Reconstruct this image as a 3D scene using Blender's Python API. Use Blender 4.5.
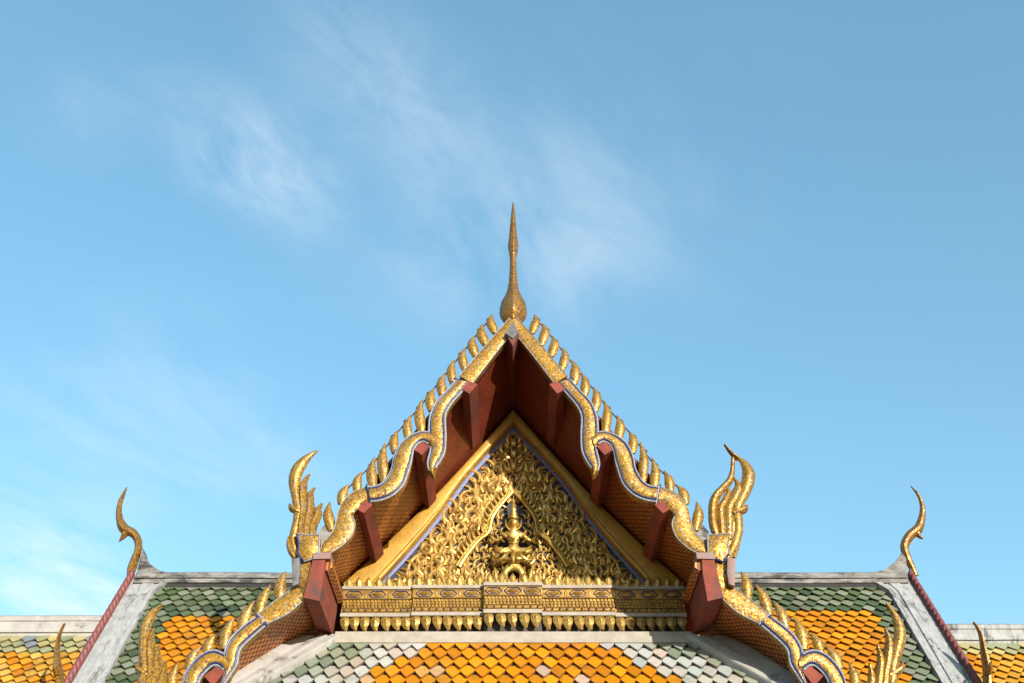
import bpy, math, random
from mathutils import Vector, Quaternion, Matrix

random.seed(11)
R = math.radians
D = 14.0                      # camera to the bargeboard plane (y = 0), metres
FPX = 1088.0                  # focal length in pixels of a 1024 px wide frame
PITCH = R(35.0)
CAM = Vector((-0.021, -D, 1.7))
SUN = Vector((0.51, -1.0, 0.23)).normalized()     # direction towards the sun

# ------------------------------------------------------------------ clear
for o in list(bpy.data.objects):
    bpy.data.objects.remove(o, do_unlink=True)
scene = bpy.context.scene
col = scene.collection

# ------------------------------------------------------------------ camera
cd = bpy.data.cameras.new('Camera')
cd.sensor_width = 36.0
cd.lens = 36.0 * FPX / 1024.0
cd.clip_start = 0.1
cd.clip_end = 5000
cam = bpy.data.objects.new('Camera', cd)
cam.location = CAM
cam.rotation_euler = (math.pi / 2 + PITCH, 0, 0)
col.objects.link(cam)
scene.camera = cam

# ------------------------------------------------------------------ exposure
scene.view_settings.view_transform = 'Standard'
scene.view_settings.look = 'None'
scene.view_settings.gamma = 1.0
scene.view_settings.exposure = 0.62
scene.view_settings.use_curve_mapping = False
scene.render.resolution_x = 1024
scene.render.resolution_y = 683

# ------------------------------------------------------------------ sun
sd = bpy.data.lights.new('Sun', 'SUN')
sd.energy = 5.0
sd.angle = R(0.53)
sd.color = (1.0, 0.95, 0.87)
so = bpy.data.objects.new('Sun', sd)
so.rotation_euler = SUN.to_track_quat('Z', 'Y').to_euler()
so.location = (10, -20, 30)
col.objects.link(so)

# ------------------------------------------------------------------ node helpers
class NT:
    def __init__(s, tree):
        s.t = tree; s.n = tree.nodes; s.l = tree.links
    def node(s, typ, **kw):
        n = s.n.new(typ)
        for k, v in kw.items():
            setattr(n, k, v)
        return n
    def put(s, inp, v):
        if isinstance(v, bpy.types.NodeSocket):
            s.l.new(v, inp)
        else:
            inp.default_value = v
    def math(s, op, a, b=0.0, c=None, clamp=False):
        n = s.node('ShaderNodeMath', operation=op, use_clamp=clamp)
        s.put(n.inputs[0], a); s.put(n.inputs[1], b)
        if c is not None: s.put(n.inputs[2], c)
        return n.outputs[0]
    def vmath(s, op, a, b=None):
        n = s.node('ShaderNodeVectorMath', operation=op)
        s.put(n.inputs[0], a)
        if b is not None: s.put(n.inputs[1], b)
        return n
    def mix(s, f, a, b, blend='MIX'):
        n = s.node('ShaderNodeMix', data_type='RGBA', blend_type=blend)
        s.put(n.inputs[0], f); s.put(n.inputs[6], a); s.put(n.inputs[7], b)
        return n.outputs[2]
    def noise(s, vec, scale, detail=4, rough=0.55, dist=0.0):
        n = s.node('ShaderNodeTexNoise')
        s.put(n.inputs['Vector'], vec)
        n.inputs['Scale'].default_value = scale
        n.inputs['Detail'].default_value = detail
        n.inputs['Roughness'].default_value = rough
        n.inputs['Distortion'].default_value = dist
        return n.outputs['Fac']
    def ramp(s, f, lo, hi, a=0.0, b=1.0, smooth=True):
        n = s.node('ShaderNodeMapRange', interpolation_type='SMOOTHSTEP' if smooth else 'LINEAR')
        s.put(n.inputs[0], f)
        n.inputs[1].default_value = lo; n.inputs[2].default_value = hi
        n.inputs[3].default_value = a; n.inputs[4].default_value = b
        return n.outputs[0]

ALB = 0.62
def rgb(r, g, b): return (r * ALB, g * ALB, b * ALB, 1.0)

# ------------------------------------------------------------------ world: Nishita sky with cirrus
world = bpy.data.worlds.new('World')
scene.world = world
world.use_nodes = True
w = NT(world.node_tree)
for n in list(w.n): w.n.remove(n)
sky = w.node('ShaderNodeTexSky', sky_type='NISHITA')
sky.sun_disc = False
sky.sun_elevation = math.asin(SUN.z)
sky.sun_rotation = math.atan2(SUN.x, SUN.y)
sky.altitude = 0
sky.air_density = 1.0
sky.dust_density = 0.3
sky.ozone_density = 1.6
tc = w.node('ShaderNodeTexCoord')
sep = w.node('ShaderNodeSeparateXYZ')
w.l.new(tc.outputs['Generated'], sep.inputs[0])
zc = w.math('MAXIMUM', sep.outputs[2], 0.05)
px = w.math('DIVIDE', sep.outputs[0], zc)
py = w.math('DIVIDE', sep.outputs[1], zc)          # a flat cloud layer overhead
cmb = w.node('ShaderNodeCombineXYZ')
w.put(cmb.inputs[0], px); w.put(cmb.inputs[1], py)
P = cmb.outputs[0]

def sky_p(u, v):
    a = (u - 512) / FPX; b = (341.5 - v) / FPX
    dy = math.cos(PITCH) - b * math.sin(PITCH); dz = math.sin(PITCH) + b * math.cos(PITCH)
    return (a / dz, dy / dz)

def cirrus(c0, c1, halfwidth, soft=1.0):
    """mask of a streak of cloud between two points of the layer"""
    a = Vector(sky_p(*c0)); b = Vector(sky_p(*c1))
    m = (a + b) / 2; d = b - a; L = d.length / 2; ang = math.atan2(d.y, d.x)
    mp = w.node('ShaderNodeMapping', vector_type='TEXTURE')
    mp.inputs['Location'].default_value = (m.x, m.y, 0)
    mp.inputs['Rotation'].default_value = (0, 0, ang)
    mp.inputs['Scale'].default_value = (L, halfwidth, 1)
    w.put(mp.inputs['Vector'], P)
    ln = w.vmath('LENGTH', mp.outputs[0]).outputs['Value']
    return w.ramp(ln, 1.25 * soft, 0.1)

def streaks(ang, sx, sy, scale, lo, hi, det=7, rough=0.6, dist=0.4):
    mp = w.node('ShaderNodeMapping')
    mp.inputs['Rotation'].default_value = (0, 0, -ang)
    w.put(mp.inputs['Vector'], P)
    mp2 = w.node('ShaderNodeMapping')
    mp2.inputs['Scale'].default_value = (sx, sy, 1)
    w.put(mp2.inputs['Vector'], mp.outputs[0])
    return w.ramp(w.noise(mp2.outputs[0], scale, det, rough, dist), lo, hi)

def pang(c0, c1):
    a = Vector(sky_p(*c0)); b = Vector(sky_p(*c1)); d = b - a
    return math.atan2(d.y, d.x)
ang1 = pang((180, 90), (330, 230))
fine = streaks(ang1, 1.0, 1.7, 6.0, 0.22, 0.80, 10, 0.70, 0.5)
soft = streaks(ang1, 0.8, 1.5, 2.4, 0.36, 0.75)
parts = [
    (cirrus((165, 70), (330, 245), 0.11), fine, 0.38),
    (cirrus((265, -30), (480, 190), 0.13), fine, 0.22),
    (cirrus((390, 180), (650, 290), 0.28), soft, 0.26),
    (cirrus((330, 60), (700, 330), 0.40), soft, 0.12),
    (cirrus((30, 80), (150, 150), 0.12), fine, 0.14),
    (cirrus((-60, 340), (330, 520), 0.55), soft, 0.24),
    (cirrus((-90, 600), (180, 560), 0.55), soft, 0.60),
]
dens = None
for m, s_, k in parts:
    v = w.math('MULTIPLY', w.math('MULTIPLY', m, s_), k)
    if dens is None: dens = v
    else: dens = w.math('ADD', dens, v)
dens = w.math('MINIMUM', w.math('ADD', dens, 0.05), 0.8)      # a thin even veil under the wisps
hs = w.node('ShaderNodeHueSaturation')
hs.inputs['Hue'].default_value = 0.487
hs.inputs['Saturation'].default_value = 1.42
hs.inputs['Value'].default_value = 1.86
gm = w.node('ShaderNodeGamma'); gm.inputs['Gamma'].default_value = 0.72
w.l.new(sky.outputs[0], gm.inputs['Color']); w.l.new(gm.outputs[0], hs.inputs['Color'])
# thin white cirrus, lit by the same sun as the sky
cl = w.mix(dens, hs.outputs[0], (4.7, 5.0, 5.15, 1.0))
bg = w.node('ShaderNodeBackground')
bg.inputs['Strength'].default_value = 0.15
w.l.new(cl, bg.inputs['Color'])
wo = w.node('ShaderNodeOutputWorld')
w.l.new(bg.outputs[0], wo.inputs['Surface'])

# ------------------------------------------------------------------ materials
def newmat(name):
    m = bpy.data.materials.new(name); m.use_nodes = True
    t = NT(m.node_tree)
    p = t.n['Principled BSDF']
    tcn = t.node('ShaderNodeTexCoord')
    return m, t, p, tcn.outputs['Object']

def bump(t, p, h, strength=0.4, dist=0.02):
    b = t.node('ShaderNodeBump')
    b.inputs['Strength'].default_value = strength
    b.inputs['Distance'].default_value = dist
    t.put(b.inputs['Height'], h)
    t.put(p.inputs['Normal'], b.outputs[0])

def mat_mosaic(name, c1, c2, worn, worn_amt=0.35, cell=32.0):
    """small pieces of gilded glass set in grey mortar"""
    m, t, p, co = newmat(name)
    vo = t.node('ShaderNodeTexVoronoi', feature='F1', distance='CHEBYCHEV')
    vo.inputs['Scale'].default_value = cell
    vo.inputs['Randomness'].default_value = 0.55
    t.put(vo.inputs['Vector'], co)
    cs = t.node('ShaderNodeSeparateColor'); t.put(cs.inputs[0], vo.outputs['Color'])
    base = t.mix(cs.outputs[0], c1, c2)
    age = t.ramp(t.noise(co, 1.7, 5, 0.6), 0.40, 0.66)
    old = t.math('LESS_THAN', cs.outputs[2], t.math('ADD', 0.08, t.math('MULTIPLY', age, 0.28)))
    base = t.mix(t.math('MULTIPLY', old, 0.8), base, rgb(.27, .13, .03))
    gap = t.ramp(vo.outputs['Distance'], 0.40, 0.56)
    base = t.mix(t.math('MULTIPLY', gap, 0.75), base, rgb(.16, .12, .07))
    patch = t.ramp(t.noise(co, 3.2, 6, 0.65), 0.52, 0.68)
    lost = t.math('MULTIPLY', t.math('GREATER_THAN', cs.outputs[1], 0.72), 0.85)
    lost = t.math('MAXIMUM', t.math('MULTIPLY', patch, lost), t.math('MULTIPLY', t.math('GREATER_THAN', cs.outputs[2], 0.93), 0.7))
    lost = t.math('MULTIPLY', lost, worn_amt * 2, clamp=True)
    base = t.mix(lost, base, worn)
    t.put(p.inputs['Base Color'], base)
    t.put(p.inputs['Metallic'], t.math('MULTIPLY', t.math('SUBTRACT', 1.0, lost), 0.45))
    t.put(p.inputs['Roughness'], t.ramp(cs.outputs[1], 0, 1, 0.28, 0.52, False))
    # each piece sits at its own slight tilt
    wn = t.vmath('SUBTRACT', vo.outputs['Color'], (0.5, 0.5, 0.5))
    sc = t.node('ShaderNodeVectorMath', operation='SCALE'); t.put(sc.inputs[0], wn.outputs[0]); sc.inputs['Scale'].default_value = 0.30
    geo = t.node('ShaderNodeNewGeometry')
    ad = t.vmath('ADD', geo.outputs['Normal'], sc.outputs[0])
    nn = t.vmath('NORMALIZE', ad.outputs[0])
    b = t.node('ShaderNodeBump'); b.inputs['Strength'].default_value = 0.35; b.inputs['Distance'].default_value = 0.01
    t.put(b.inputs['Height'], t.math('SUBTRACT', 1.0, vo.outputs['Distance']))
    t.put(b.inputs['Normal'], nn.outputs[0])
    t.put(p.inputs['Normal'], b.outputs[0])
    return m

def mat_gold(name, c1, c2, metallic=0.75, rough=0.36, dirt=0.5, nscale=9):
    m, t, p, co = newmat(name)
    n1 = t.noise(co, nscale, 6, 0.6)
    base = t.mix(t.ramp(n1, 0.35, 0.65), c1, c2)
    n2 = t.noise(co, nscale * 3.1, 5, 0.7)
    d = t.math('MULTIPLY', t.ramp(n2, 0.55, 0.70), dirt)
    base = t.mix(d, base, rgb(.12, .085, .05))
    t.put(p.inputs['Base Color'], base)
    t.put(p.inputs['Metallic'], t.math('MULTIPLY', t.math('SUBTRACT', 1.0, d), metallic))
    t.put(p.inputs['Roughness'], t.ramp(n2, 0.3, 0.7, rough - .08, rough + .2, False))
    bump(t, p, t.noise(co, nscale * 5, 4), 0.25, 0.01)
    return m

def mat_plain(name, c1, c2, rough=0.6, nscale=6, dirt=None, dirt_rng=(0.5, 0.7), bumpk=0.3, stretch=(1, 1, 1)):
    m, t, p, co = newmat(name)
    mp = t.node('ShaderNodeMapping'); mp.inputs['Scale'].default_value = stretch; t.put(mp.inputs[0], co); co2 = mp.outputs[0]
    base = t.mix(t.ramp(t.noise(co2, nscale, 6, 0.62), 0.35, 0.65), c1, c2)
    if dirt is not None:
        dn = t.ramp(t.noise(co2, nscale * .55, 8, 0.72, 0.5), *dirt_rng)
        base = t.mix(dn, base, dirt)
        sp = t.ramp(t.noise(co, nscale * 7, 4, 0.7), 0.60, 0.72)
        base = t.mix(t.math('MULTIPLY', sp, 0.6), base, dirt)
    t.put(p.inputs['Base Color'], base)
    p.inputs['Roughness'].default_value = rough
    bump(t, p, t.noise(co, nscale * 6, 5), bumpk, 0.01)
    return m

def mat_tile(name):
    m, t, p, co = newmat(name)
    at_ = t.node('ShaderNodeAttribute'); at_.attribute_name = 'Col'
    n = t.noise(co, 14, 6, 0.65)
    base = t.mix(t.math('MULTIPLY', t.ramp(n, 0.56, 0.72), 0.35), at_.outputs['Color'], rgb(.30, .27, .20))
    st_ = t.ramp(t.noise(co, 1.6, 7, 0.7, 0.6), 0.48, 0.70)
    base = t.mix(t.math('MULTIPLY', st_, 0.42), base, rgb(.10, .085, .06))
    base = t.mix(t.math('MULTIPLY', t.ramp(t.noise(co, 45, 3, 0.6), 0.60, 0.72), 0.35), base, rgb(.06, .05, .04))
    t.put(p.inputs['Base Color'], base)
    t.put(p.inputs['Roughness'], t.ramp(n, 0.3, 0.7, 0.30, 0.62, False))
    p.inputs['Specular IOR Level'].default_value = 0.3
    bump(t, p, t.noise(co, 30, 3), 0.25, 0.01)
    return m

def mat_soffit(name, red1, red2, gold, scale=15.0, amt=0.95):
    """red lacquered boards stencilled with a gold lattice of flowers"""
    m, t, p, co = newmat(name)
    base = t.mix(t.ramp(t.noise(co, 5, 6, 0.6), 0.35, 0.65), red1, red2)
    vo = t.node('ShaderNodeTexVoronoi', feature='F1', distance='MANHATTAN', voronoi_dimensions='2D'); vo.inputs['Scale'].default_value = scale
    vo.inputs['Randomness'].default_value = 0.12
    mp = t.node('ShaderNodeMapping'); mp.inputs['Scale'].default_value = (1.57, .66, 1); mp.inputs['Rotation'].default_value = (0, 0, R(45)); t.put(mp.inputs[0], co)
    t.put(vo.inputs['Vector'], mp.outputs[0])
    ring = t.math('ABSOLUTE', t.math('SUBTRACT', vo.outputs['Distance'], 0.36))
    g = t.math('MAXIMUM', t.ramp(ring, 0.13, 0.05), t.ramp(vo.outputs['Distance'], 0.20, 0.10))
    sx = t.node('ShaderNodeSeparateXYZ'); t.put(sx.inputs[0], co)
    low = t.ramp(sx.outputs[2], 10.0, 8.6, 0.06, 1.0)            # the gilding is mostly gone near the ridge
    g = t.math('MULTIPLY', t.math('MULTIPLY', g, low), t.ramp(t.noise(co, 7, 6, 0.7), 0.25, 0.55, 0.35, amt))
    base = t.mix(g, base, gold)
    t.put(p.inputs['Base Color'], base)
    t.put(p.inputs['Metallic'], t.math('MULTIPLY', g, 0.3))
    p.inputs['Roughness'].default_value = 0.5
    bump(t, p, t.noise(co, 22, 4), 0.3, 0.01)
    return m

M = {}
M['mosaic'] = mat_mosaic('gold_glass_mosaic', rgb(.70, .355, .02), rgb(.50, .235, .016), rgb(.36, .33, .27), 0.42, 40)
M['mosaic_flame'] = mat_mosaic('gold_flame_mosaic', rgb(.70, .37, .032), rgb(.48, .23, .026), rgb(.36, .32, .25), 0.42, 46)
M['relief'] = mat_gold('carved_gold_leaf', rgb(.86, .58, .17), rgb(.58, .32, .07), 0.66, 0.34, 0.6, 10)
M['figure'] = mat_gold('figure_gold_leaf', rgb(.88, .60, .16), rgb(.74, .44, .08), 0.70, 0.30, 0.35, 9)
M['frame'] = mat_gold('gold_painted_board', rgb(.78, .44, .06), rgb(.62, .33, .045), 0.25, 0.42, 0.25, 4)
M['cornice'] = mat_gold('cornice_gold', rgb(.60, .335, .05), rgb(.36, .18, .03), 0.5, 0.40, 0.85, 9)
M['petal'] = mat_gold('petal_gold', rgb(.78, .50, .12), rgb(.40, .22, .05), 0.5, 0.40, 0.95, 14)
M['bronze'] = mat_mosaic('old_gold_mosaic', rgb(.64, .31, .03), rgb(.34, .14, .02), rgb(.16, .13, .11), 0.45, 34)
M['red'] = mat_plain('red_painted_wood', rgb(.37, .066, .028), rgb(.24, .042, .02), 0.8, 5, rgb(.12, .06, .045), (.48, .72), 0.3, (1, .4, 1))
M['redtop'] = mat_plain('weathered_red_wood', rgb(.40, .20, .15), rgb(.33, .24, .21), 0.7, 9, rgb(.25, .2, .18), (.5, .7))
M['soffit'] = mat_soffit('stencilled_red_boards', rgb(.25, .038, .017), rgb(.17, .026, .013), rgb(1.15, .48, .04))
M['white'] = mat_plain('lime_plaster', rgb(.58, .54, .48), rgb(.48, .44, .39), 0.8, 4, rgb(.15, .13, .11), (.53, .70))
M['grime'] = mat_plain('weathered_plaster', rgb(.40, .37, .33), rgb(.25, .23, .20), 0.85, 6, rgb(.055, .05, .045), (.44, .62), .5, (.6, 1, 1.6))
M['verge'] = mat_plain('streaked_plaster', rgb(.54, .53, .50), rgb(.40, .39, .37), 0.8, 5, rgb(.10, .095, .09), (.50, .66), .4, (2.2, .8, .8))
M['beige'] = mat_plain('aged_limewash', rgb(.54, .47, .37), rgb(.44, .375, .29), 0.75, 5, rgb(.28, .23, .17), (.55, .78))
M['wborder'] = mat_plain('white_glass_border', rgb(.44, .44, .43), rgb(.22, .23, .26), 0.4, 40)
M['bborder'] = mat_plain('blue_glass_border', rgb(.035, .055, .20), rgb(.02, .03, .10), 0.3, 40)
M['blueback'] = mat_plain('deep_blue_ground', rgb(.030, .036, .085), rgb(.018, .018, .035), 0.5, 14)
M['bluetile'] = mat_plain('blue_glass_chips', rgb(.10, .13, .38), rgb(.22, .24, .42), 0.35, 60)
M['pink'] = mat_plain('faded_red_verge', rgb(.30, .075, .06), rgb(.20, .045, .04), 0.6, 12, rgb(.25, .17, .15), (.55, .72))
M['darkgold'] = mat_plain('gap_shade_gilt', rgb(.10, .06, .025), rgb(.05, .032, .018), 0.6, 14)  # dark gilt that paints the shade in the gaps between the cornice petals
M['railred'] = mat_plain('dark_red_rail', rgb(.17, .055, .05), rgb(.07, .04, .05), 0.6, 22)
M['grey'] = mat_plain('grey_weathered_wood', rgb(.22, .21, .20), rgb(.13, .12, .12), 0.7, 12)
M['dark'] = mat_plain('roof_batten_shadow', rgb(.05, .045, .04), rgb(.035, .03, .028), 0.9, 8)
M['tile'] = mat_tile('glazed_roof_tile')
M['wall'] = mat_plain('whitewashed_wall', rgb(.72, .69, .63), rgb(.64, .6, .54), 0.8, 2, rgb(.4, .36, .3), (.62, .85))
M['pave'] = mat_plain('stone_paving', rgb(.10, .095, .085), rgb(.075, .07, .065), 0.85, 1.2, rgb(.05, .045, .04), (.55, .8))

# ------------------------------------------------------------------ geometry helpers
def ray(u, v):
    a = (u - 512) / FPX; b = (341.5 - v) / FPX
    return Vector((a, math.cos(PITCH) - b * math.sin(PITCH), math.sin(PITCH) + b * math.cos(PITCH)))
def at(u, v, Y=0.0):
    d = ray(u, v); return CAM + d * ((Y - CAM.y) / d.y)
def atx(u, v, X):
    d = ray(u, v); return CAM + d * ((X - CAM.x) / d.x)
def zof(v, Y): return at(513, v, Y).z
def pxm(v, Y):                       # metres per picture pixel at that height and depth
    d = ray(512, v); return (Y - CAM.y) / d.y / FPX

def smooth(pts, n):
    """Catmull-Rom through pts, n samples evenly spaced by length"""
    pts = [Vector(p) for p in pts]
    if len(pts) == 2: dense = [pts[0].lerp(pts[1], i / 40) for i in range(41)]
    else:
        ext = [pts[0] * 2 - pts[1]] + pts + [pts[-1] * 2 - pts[-2]]
        dense = []
        for i in range(1, len(ext) - 2):
            p0, p1, p2, p3 = ext[i - 1:i + 3]
            for k in range(16):
                s = k / 16
                dense.append(0.5 * ((2 * p1) + (p2 - p0) * s + (2 * p0 - 5 * p1 + 4 * p2 - p3) * s * s + (3 * p1 - p0 - 3 * p2 + p3) * s ** 3))
        dense.append(pts[-1])
    L = [0]
    for i in range(1, len(dense)): L.append(L[-1] + (dense[i] - dense[i - 1]).length)
    out = []; j = 0
    for i in range(n):
        t = L[-1] * i / (n - 1)
        while j < len(L) - 2 and L[j + 1] < t: j += 1
        seg = L[j + 1] - L[j]
        out.append(dense[j].lerp(dense[j + 1], 0 if seg < 1e-9 else min(1, max(0, (t - L[j]) / seg))))
    return out

class MB:
    def __init__(s): s.v = []; s.f = []; s.c = []
    def add(s, verts, faces, color=None):
        k = len(s.v); s.v += [tuple(x) for x in verts]
        s.f += [tuple(i + k for i in f) for f in faces]
        if color is not None: s.c += [color] * len(faces)
    def box(s, lo, hi):
        x0, y0, z0 = lo; x1, y1, z1 = hi
        s.add([(x0, y0, z0), (x1, y0, z0), (x1, y1, z0), (x0, y1, z0), (x0, y0, z1), (x1, y0, z1), (x1, y1, z1), (x0, y1, z1)],
              [(0, 3, 2, 1), (4, 5, 6, 7), (0, 1, 5, 4), (1, 2, 6, 5), (2, 3, 7, 6), (3, 0, 4, 7)])
    def prism(s, ring, off):
        """closed ring of points pushed along off"""
        n = len(ring); ring = [Vector(p) for p in ring]; off = Vector(off)
        s.add(ring + [p + off for p in ring],
              [tuple(range(n)), tuple(range(2 * n - 1, n - 1, -1))] + [(i, i + n, (i + 1) % n + n, (i + 1) % n) for i in range(n)])
    def bevelled(s, ring, off, inset=0.12, rise=0.012):
        """prism whose front face is a slightly raised, inset panel"""
        n = len(ring); ring = [Vector(p) for p in ring]; off = Vector(off); c = sum(ring, Vector()) / n
        inner = [p.lerp(c, inset) - off.normalized() * rise for p in ring]
        s.add(ring + [p + off for p in ring] + inner,
              [tuple(range(2 * n, 3 * n)), tuple(range(2 * n - 1, n - 1, -1))] + [(i, i + n, (i + 1) % n + n, (i + 1) % n) for i in range(n)]
              + [(i, (i + 1) % n, (i + 1) % n + 2 * n, i + 2 * n) for i in range(n)])
    def tube(s, pts, r, n=8, caps=True):
        pts = [Vector(p) for p in pts]; k = len(pts)
        rs = r if isinstance(r, (list, tuple)) else [r] * k
        vs = []; up = None
        for i, p in enumerate(pts):
            t = (pts[min(i + 1, k - 1)] - pts[max(i - 1, 0)]).normalized()
            if up is None: up = Vector((0, 1, 0)) if abs(t.y) < .9 else Vector((1, 0, 0))
            a = (up - t * up.dot(t)).normalized(); up = a; b = t.cross(a)
            for j in range(n):
                an = 2 * math.pi * j / n
                vs.append(p + (a * math.cos(an) + b * math.sin(an)) * rs[i])
        fs = [(i * n + j, i * n + (j + 1) % n, (i + 1) * n + (j + 1) % n, (i + 1) * n + j) for i in range(k - 1) for j in range(n)]
        if caps: fs += [tuple(range(n - 1, -1, -1)), tuple(range((k - 1) * n, k * n))]
        s.add(vs, fs)
    def blade(s, pts, hw, th, n=12, q=1.35, m=10):
        """flame tongue: pts (world, in a plane of constant y), half widths hw, half thickness th"""
        hwv = [(h, 0, 0) for h in hw]
        c = smooth(pts, n)
        # widths follow the same parameter
        hs_ = []
        for i in range(n):
            x = i / (n - 1) * (len(hw) - 1); j = min(int(x), len(hw) - 2); hs_.append(hw[j] + (hw[j + 1] - hw[j]) * (x - j))
        vs = []
        hm = max(hw)
        for i, p in enumerate(c):
            t = (c[min(i + 1, n - 1)] - c[max(i - 1, 0)]).normalized()
            nr = Vector((t.z, 0, -t.x))
            if nr.length < 1e-6: nr = Vector((1, 0, 0))
            nr.normalize()
            ty = th * (0.12 + 0.88 * hs_[i] / hm)
            for j in range(m):
                an = 2 * math.pi * j / m
                ca, sa = math.cos(an), math.sin(an)
                rr = 1 / (abs(ca) ** q + abs(sa) ** q) ** (1 / q)
                vs.append(p + nr * (hs_[i] * ca * rr) + Vector((0, ty * sa * rr, 0)))
        fs = [(i * m + j, (i + 1) * m + j, (i + 1) * m + (j + 1) % m, i * m + (j + 1) % m) for i in range(n - 1) for j in range(m)]
        fs += [tuple(range(m)), tuple(range(n * m - 1, (n - 1) * m - 1, -1))]
        s.add(vs, fs)
    def ribbon(s, outer, inner, depth, crown, n=28, m=8, pw=0.6):
        """band between two edge lines, front bulging towards the viewer (-y), back at +depth"""
        o = smooth(outer, n); i_ = smooth(inner, n); vs = []; w_ = m + 3
        for a, b in zip(o, i_):
            for j in range(m + 1):
                t = j / m; p = a.lerp(b, t)
                vs.append(p - Vector((0, crown * max(0, 1 - (2 * t - 1) ** 2) ** pw, 0)))
            vs.append(b + Vector((0, depth, 0))); vs.append(a + Vector((0, depth, 0)))
        fs = [(r * w_ + j, r * w_ + (j + 1) % w_, (r + 1) * w_ + (j + 1) % w_, (r + 1) * w_ + j) for r in range(n - 1) for j in range(w_)]
        fs += [tuple(range(w_ - 1, -1, -1)), tuple(range((n - 1) * w_, n * w_))]
        s.add(vs, fs)
    def lathe(s, c, prof, n=24, q=2.0, sy=1.0, cap=True):
        vs = []
        for r, z in prof:
            for j in range(n):
                an = 2 * math.pi * (j + .0) / n; ca, sa = math.cos(an), math.sin(an)
                rr = 1 / (abs(ca) ** q + abs(sa) ** q) ** (1 / q)
                vs.append((c[0] + r * ca * rr, c[1] + r * sa * rr * sy, z))
        k = len(prof)
        fs = [(i * n + j, i * n + (j + 1) % n, (i + 1) * n + (j + 1) % n, (i + 1) * n + j) for i in range(k - 1) for j in range(n)]
        if cap: fs += [tuple(range(n - 1, -1, -1)), tuple(range((k - 1) * n, k * n))]
        s.add(vs, fs)
    def mirrored(s):
        q = MB(); q.v = [(-x, y, z) for x, y, z in s.v]; q.f = [tuple(reversed(f)) for f in s.f]; q.c = list(s.c); return q
    def build(s, name, mat, parent=None, angle=40, kind=None):
        me = bpy.data.meshes.new(name)
        me.from_pydata(s.v, [], s.f); me.update()
        import bmesh
        bm = bmesh.new(); bm.from_mesh(me); bmesh.ops.recalc_face_normals(bm, faces=bm.faces)
        bm.to_mesh(me); bm.free()
        if s.c:
            ca = me.color_attributes.new('Col', 'FLOAT_COLOR', 'CORNER')
            buf = []
            for p in me.polygons: buf += list(s.c[p.index]) * p.loop_total
            ca.data.foreach_set('color', buf)
        me.polygons.foreach_set('use_smooth', [True] * len(me.polygons))
        me.set_sharp_from_angle(angle=R(angle))
        me.materials.append(mat)
        o = bpy.data.objects.new(name, me); col.objects.link(o)
        if parent is not None: attach(o, parent)
        if kind: o['kind'] = kind
        return o

def world_loc(o):
    p = Vector((0, 0, 0))
    while o is not None: p = p + Vector(o.location); o = o.parent
    return p
def attach(o, parent):
    o.parent = parent
    o.location = Vector(o.location) - world_loc(parent)

def thing(name, label, cat, loc=(0, 0, 0), group=None):
    o = bpy.data.objects.new(name, None); col.objects.link(o)
    o.location = loc; o.empty_display_size = .5
    o['label'] = label; o['category'] = cat
    if group: o['group'] = group
    return o

def A(pts, Y=0.0): return [at(u, v, Y) for u, v in pts]

# ------------------------------------------------------------------ ground
g = MB(); S_ = 600
nn_ = 12
for i in range(nn_):
    for j in range(nn_):
        x0 = -S_ + 2 * S_ * i / nn_; x1 = -S_ + 2 * S_ * (i + 1) / nn_; y0 = -S_ + 2 * S_ * j / nn_; y1 = -S_ + 2 * S_ * (j + 1) / nn_
        g.add([(x0, y0, 0), (x1, y0, 0), (x1, y1, 0), (x0, y1, 0)], [(0, 1, 2, 3)])
ground = g.build('courtyard_paving', M['pave']); ground['kind'] = 'structure'

# ------------------------------------------------------------------ glazed tile roofs
def jit(c, a=0.14):
    k = .66 * (1 + random.uniform(-a, a)); return (c[0] * k * (1 + random.uniform(-.05, .05)), c[1] * k, c[2] * k * (1 + random.uniform(-.08, .08)), 1.0)

def tile_field(mb, x0, x1, yt, zt, ang, length, tw, ex, colour, keep=None, sag=0.0):
    """fish-scale tiles on a plane that falls from (yt, zt) towards the viewer"""
    dn = Vector((0, -math.cos(ang), -math.sin(ang))); nm = Vector((0, -math.sin(ang), math.cos(ang)))
    rows = int(length / ex) + 1; cols = int((x1 - x0) / tw) + 1
    lip = 0.030
    for r in range(rows):
        for c in range(-1, cols + 1):
            cx = x0 + (c + (0.5 if r % 2 else 0.0) + .5) * tw
            if cx < x0 - tw * .1 or cx > x1 + tw * .1: continue
            d0 = r * ex - ex * .25
            if keep and not keep(cx, r * ex + ex * .5): continue
            hx = tw * .497
            prof = [(-hx, 0), (hx, 0), (hx, ex * .66), (hx * .93, ex * .82), (hx * .52, ex * 1.20), (hx * .10, ex * 1.56), (-hx * .10, ex * 1.56), (-hx * .52, ex * 1.20), (-hx * .93, ex * .82), (-hx, ex * .66)]
            jx = random.uniform(-.007, .007); jd = random.uniform(-.010, .010); tilt = random.uniform(-.05, .05); lift = random.uniform(0, .008)
            base = Vector((cx + jx, yt, zt))
            T = []; B = []
            for x, d in prof:
                h = 0.004 + (lip + lift) * d / (ex * 1.42) * 1.6 + x * tilt
                q = base + Vector((x, 0, 0)) + dn * (d0 + d + jd) + nm * h
                T.append(q); B.append(q - nm * lip)
            n = len(prof)
            colr = jit(colour(cx, r * ex + ex * .5, r, c))
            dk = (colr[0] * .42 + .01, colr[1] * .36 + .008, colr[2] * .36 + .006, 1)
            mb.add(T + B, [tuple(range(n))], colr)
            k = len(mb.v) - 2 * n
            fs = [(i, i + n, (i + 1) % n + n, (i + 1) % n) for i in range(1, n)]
            mb.f += [tuple(i + k for i in f) for f in fs]; mb.c += [dk] * len(fs)

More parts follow.
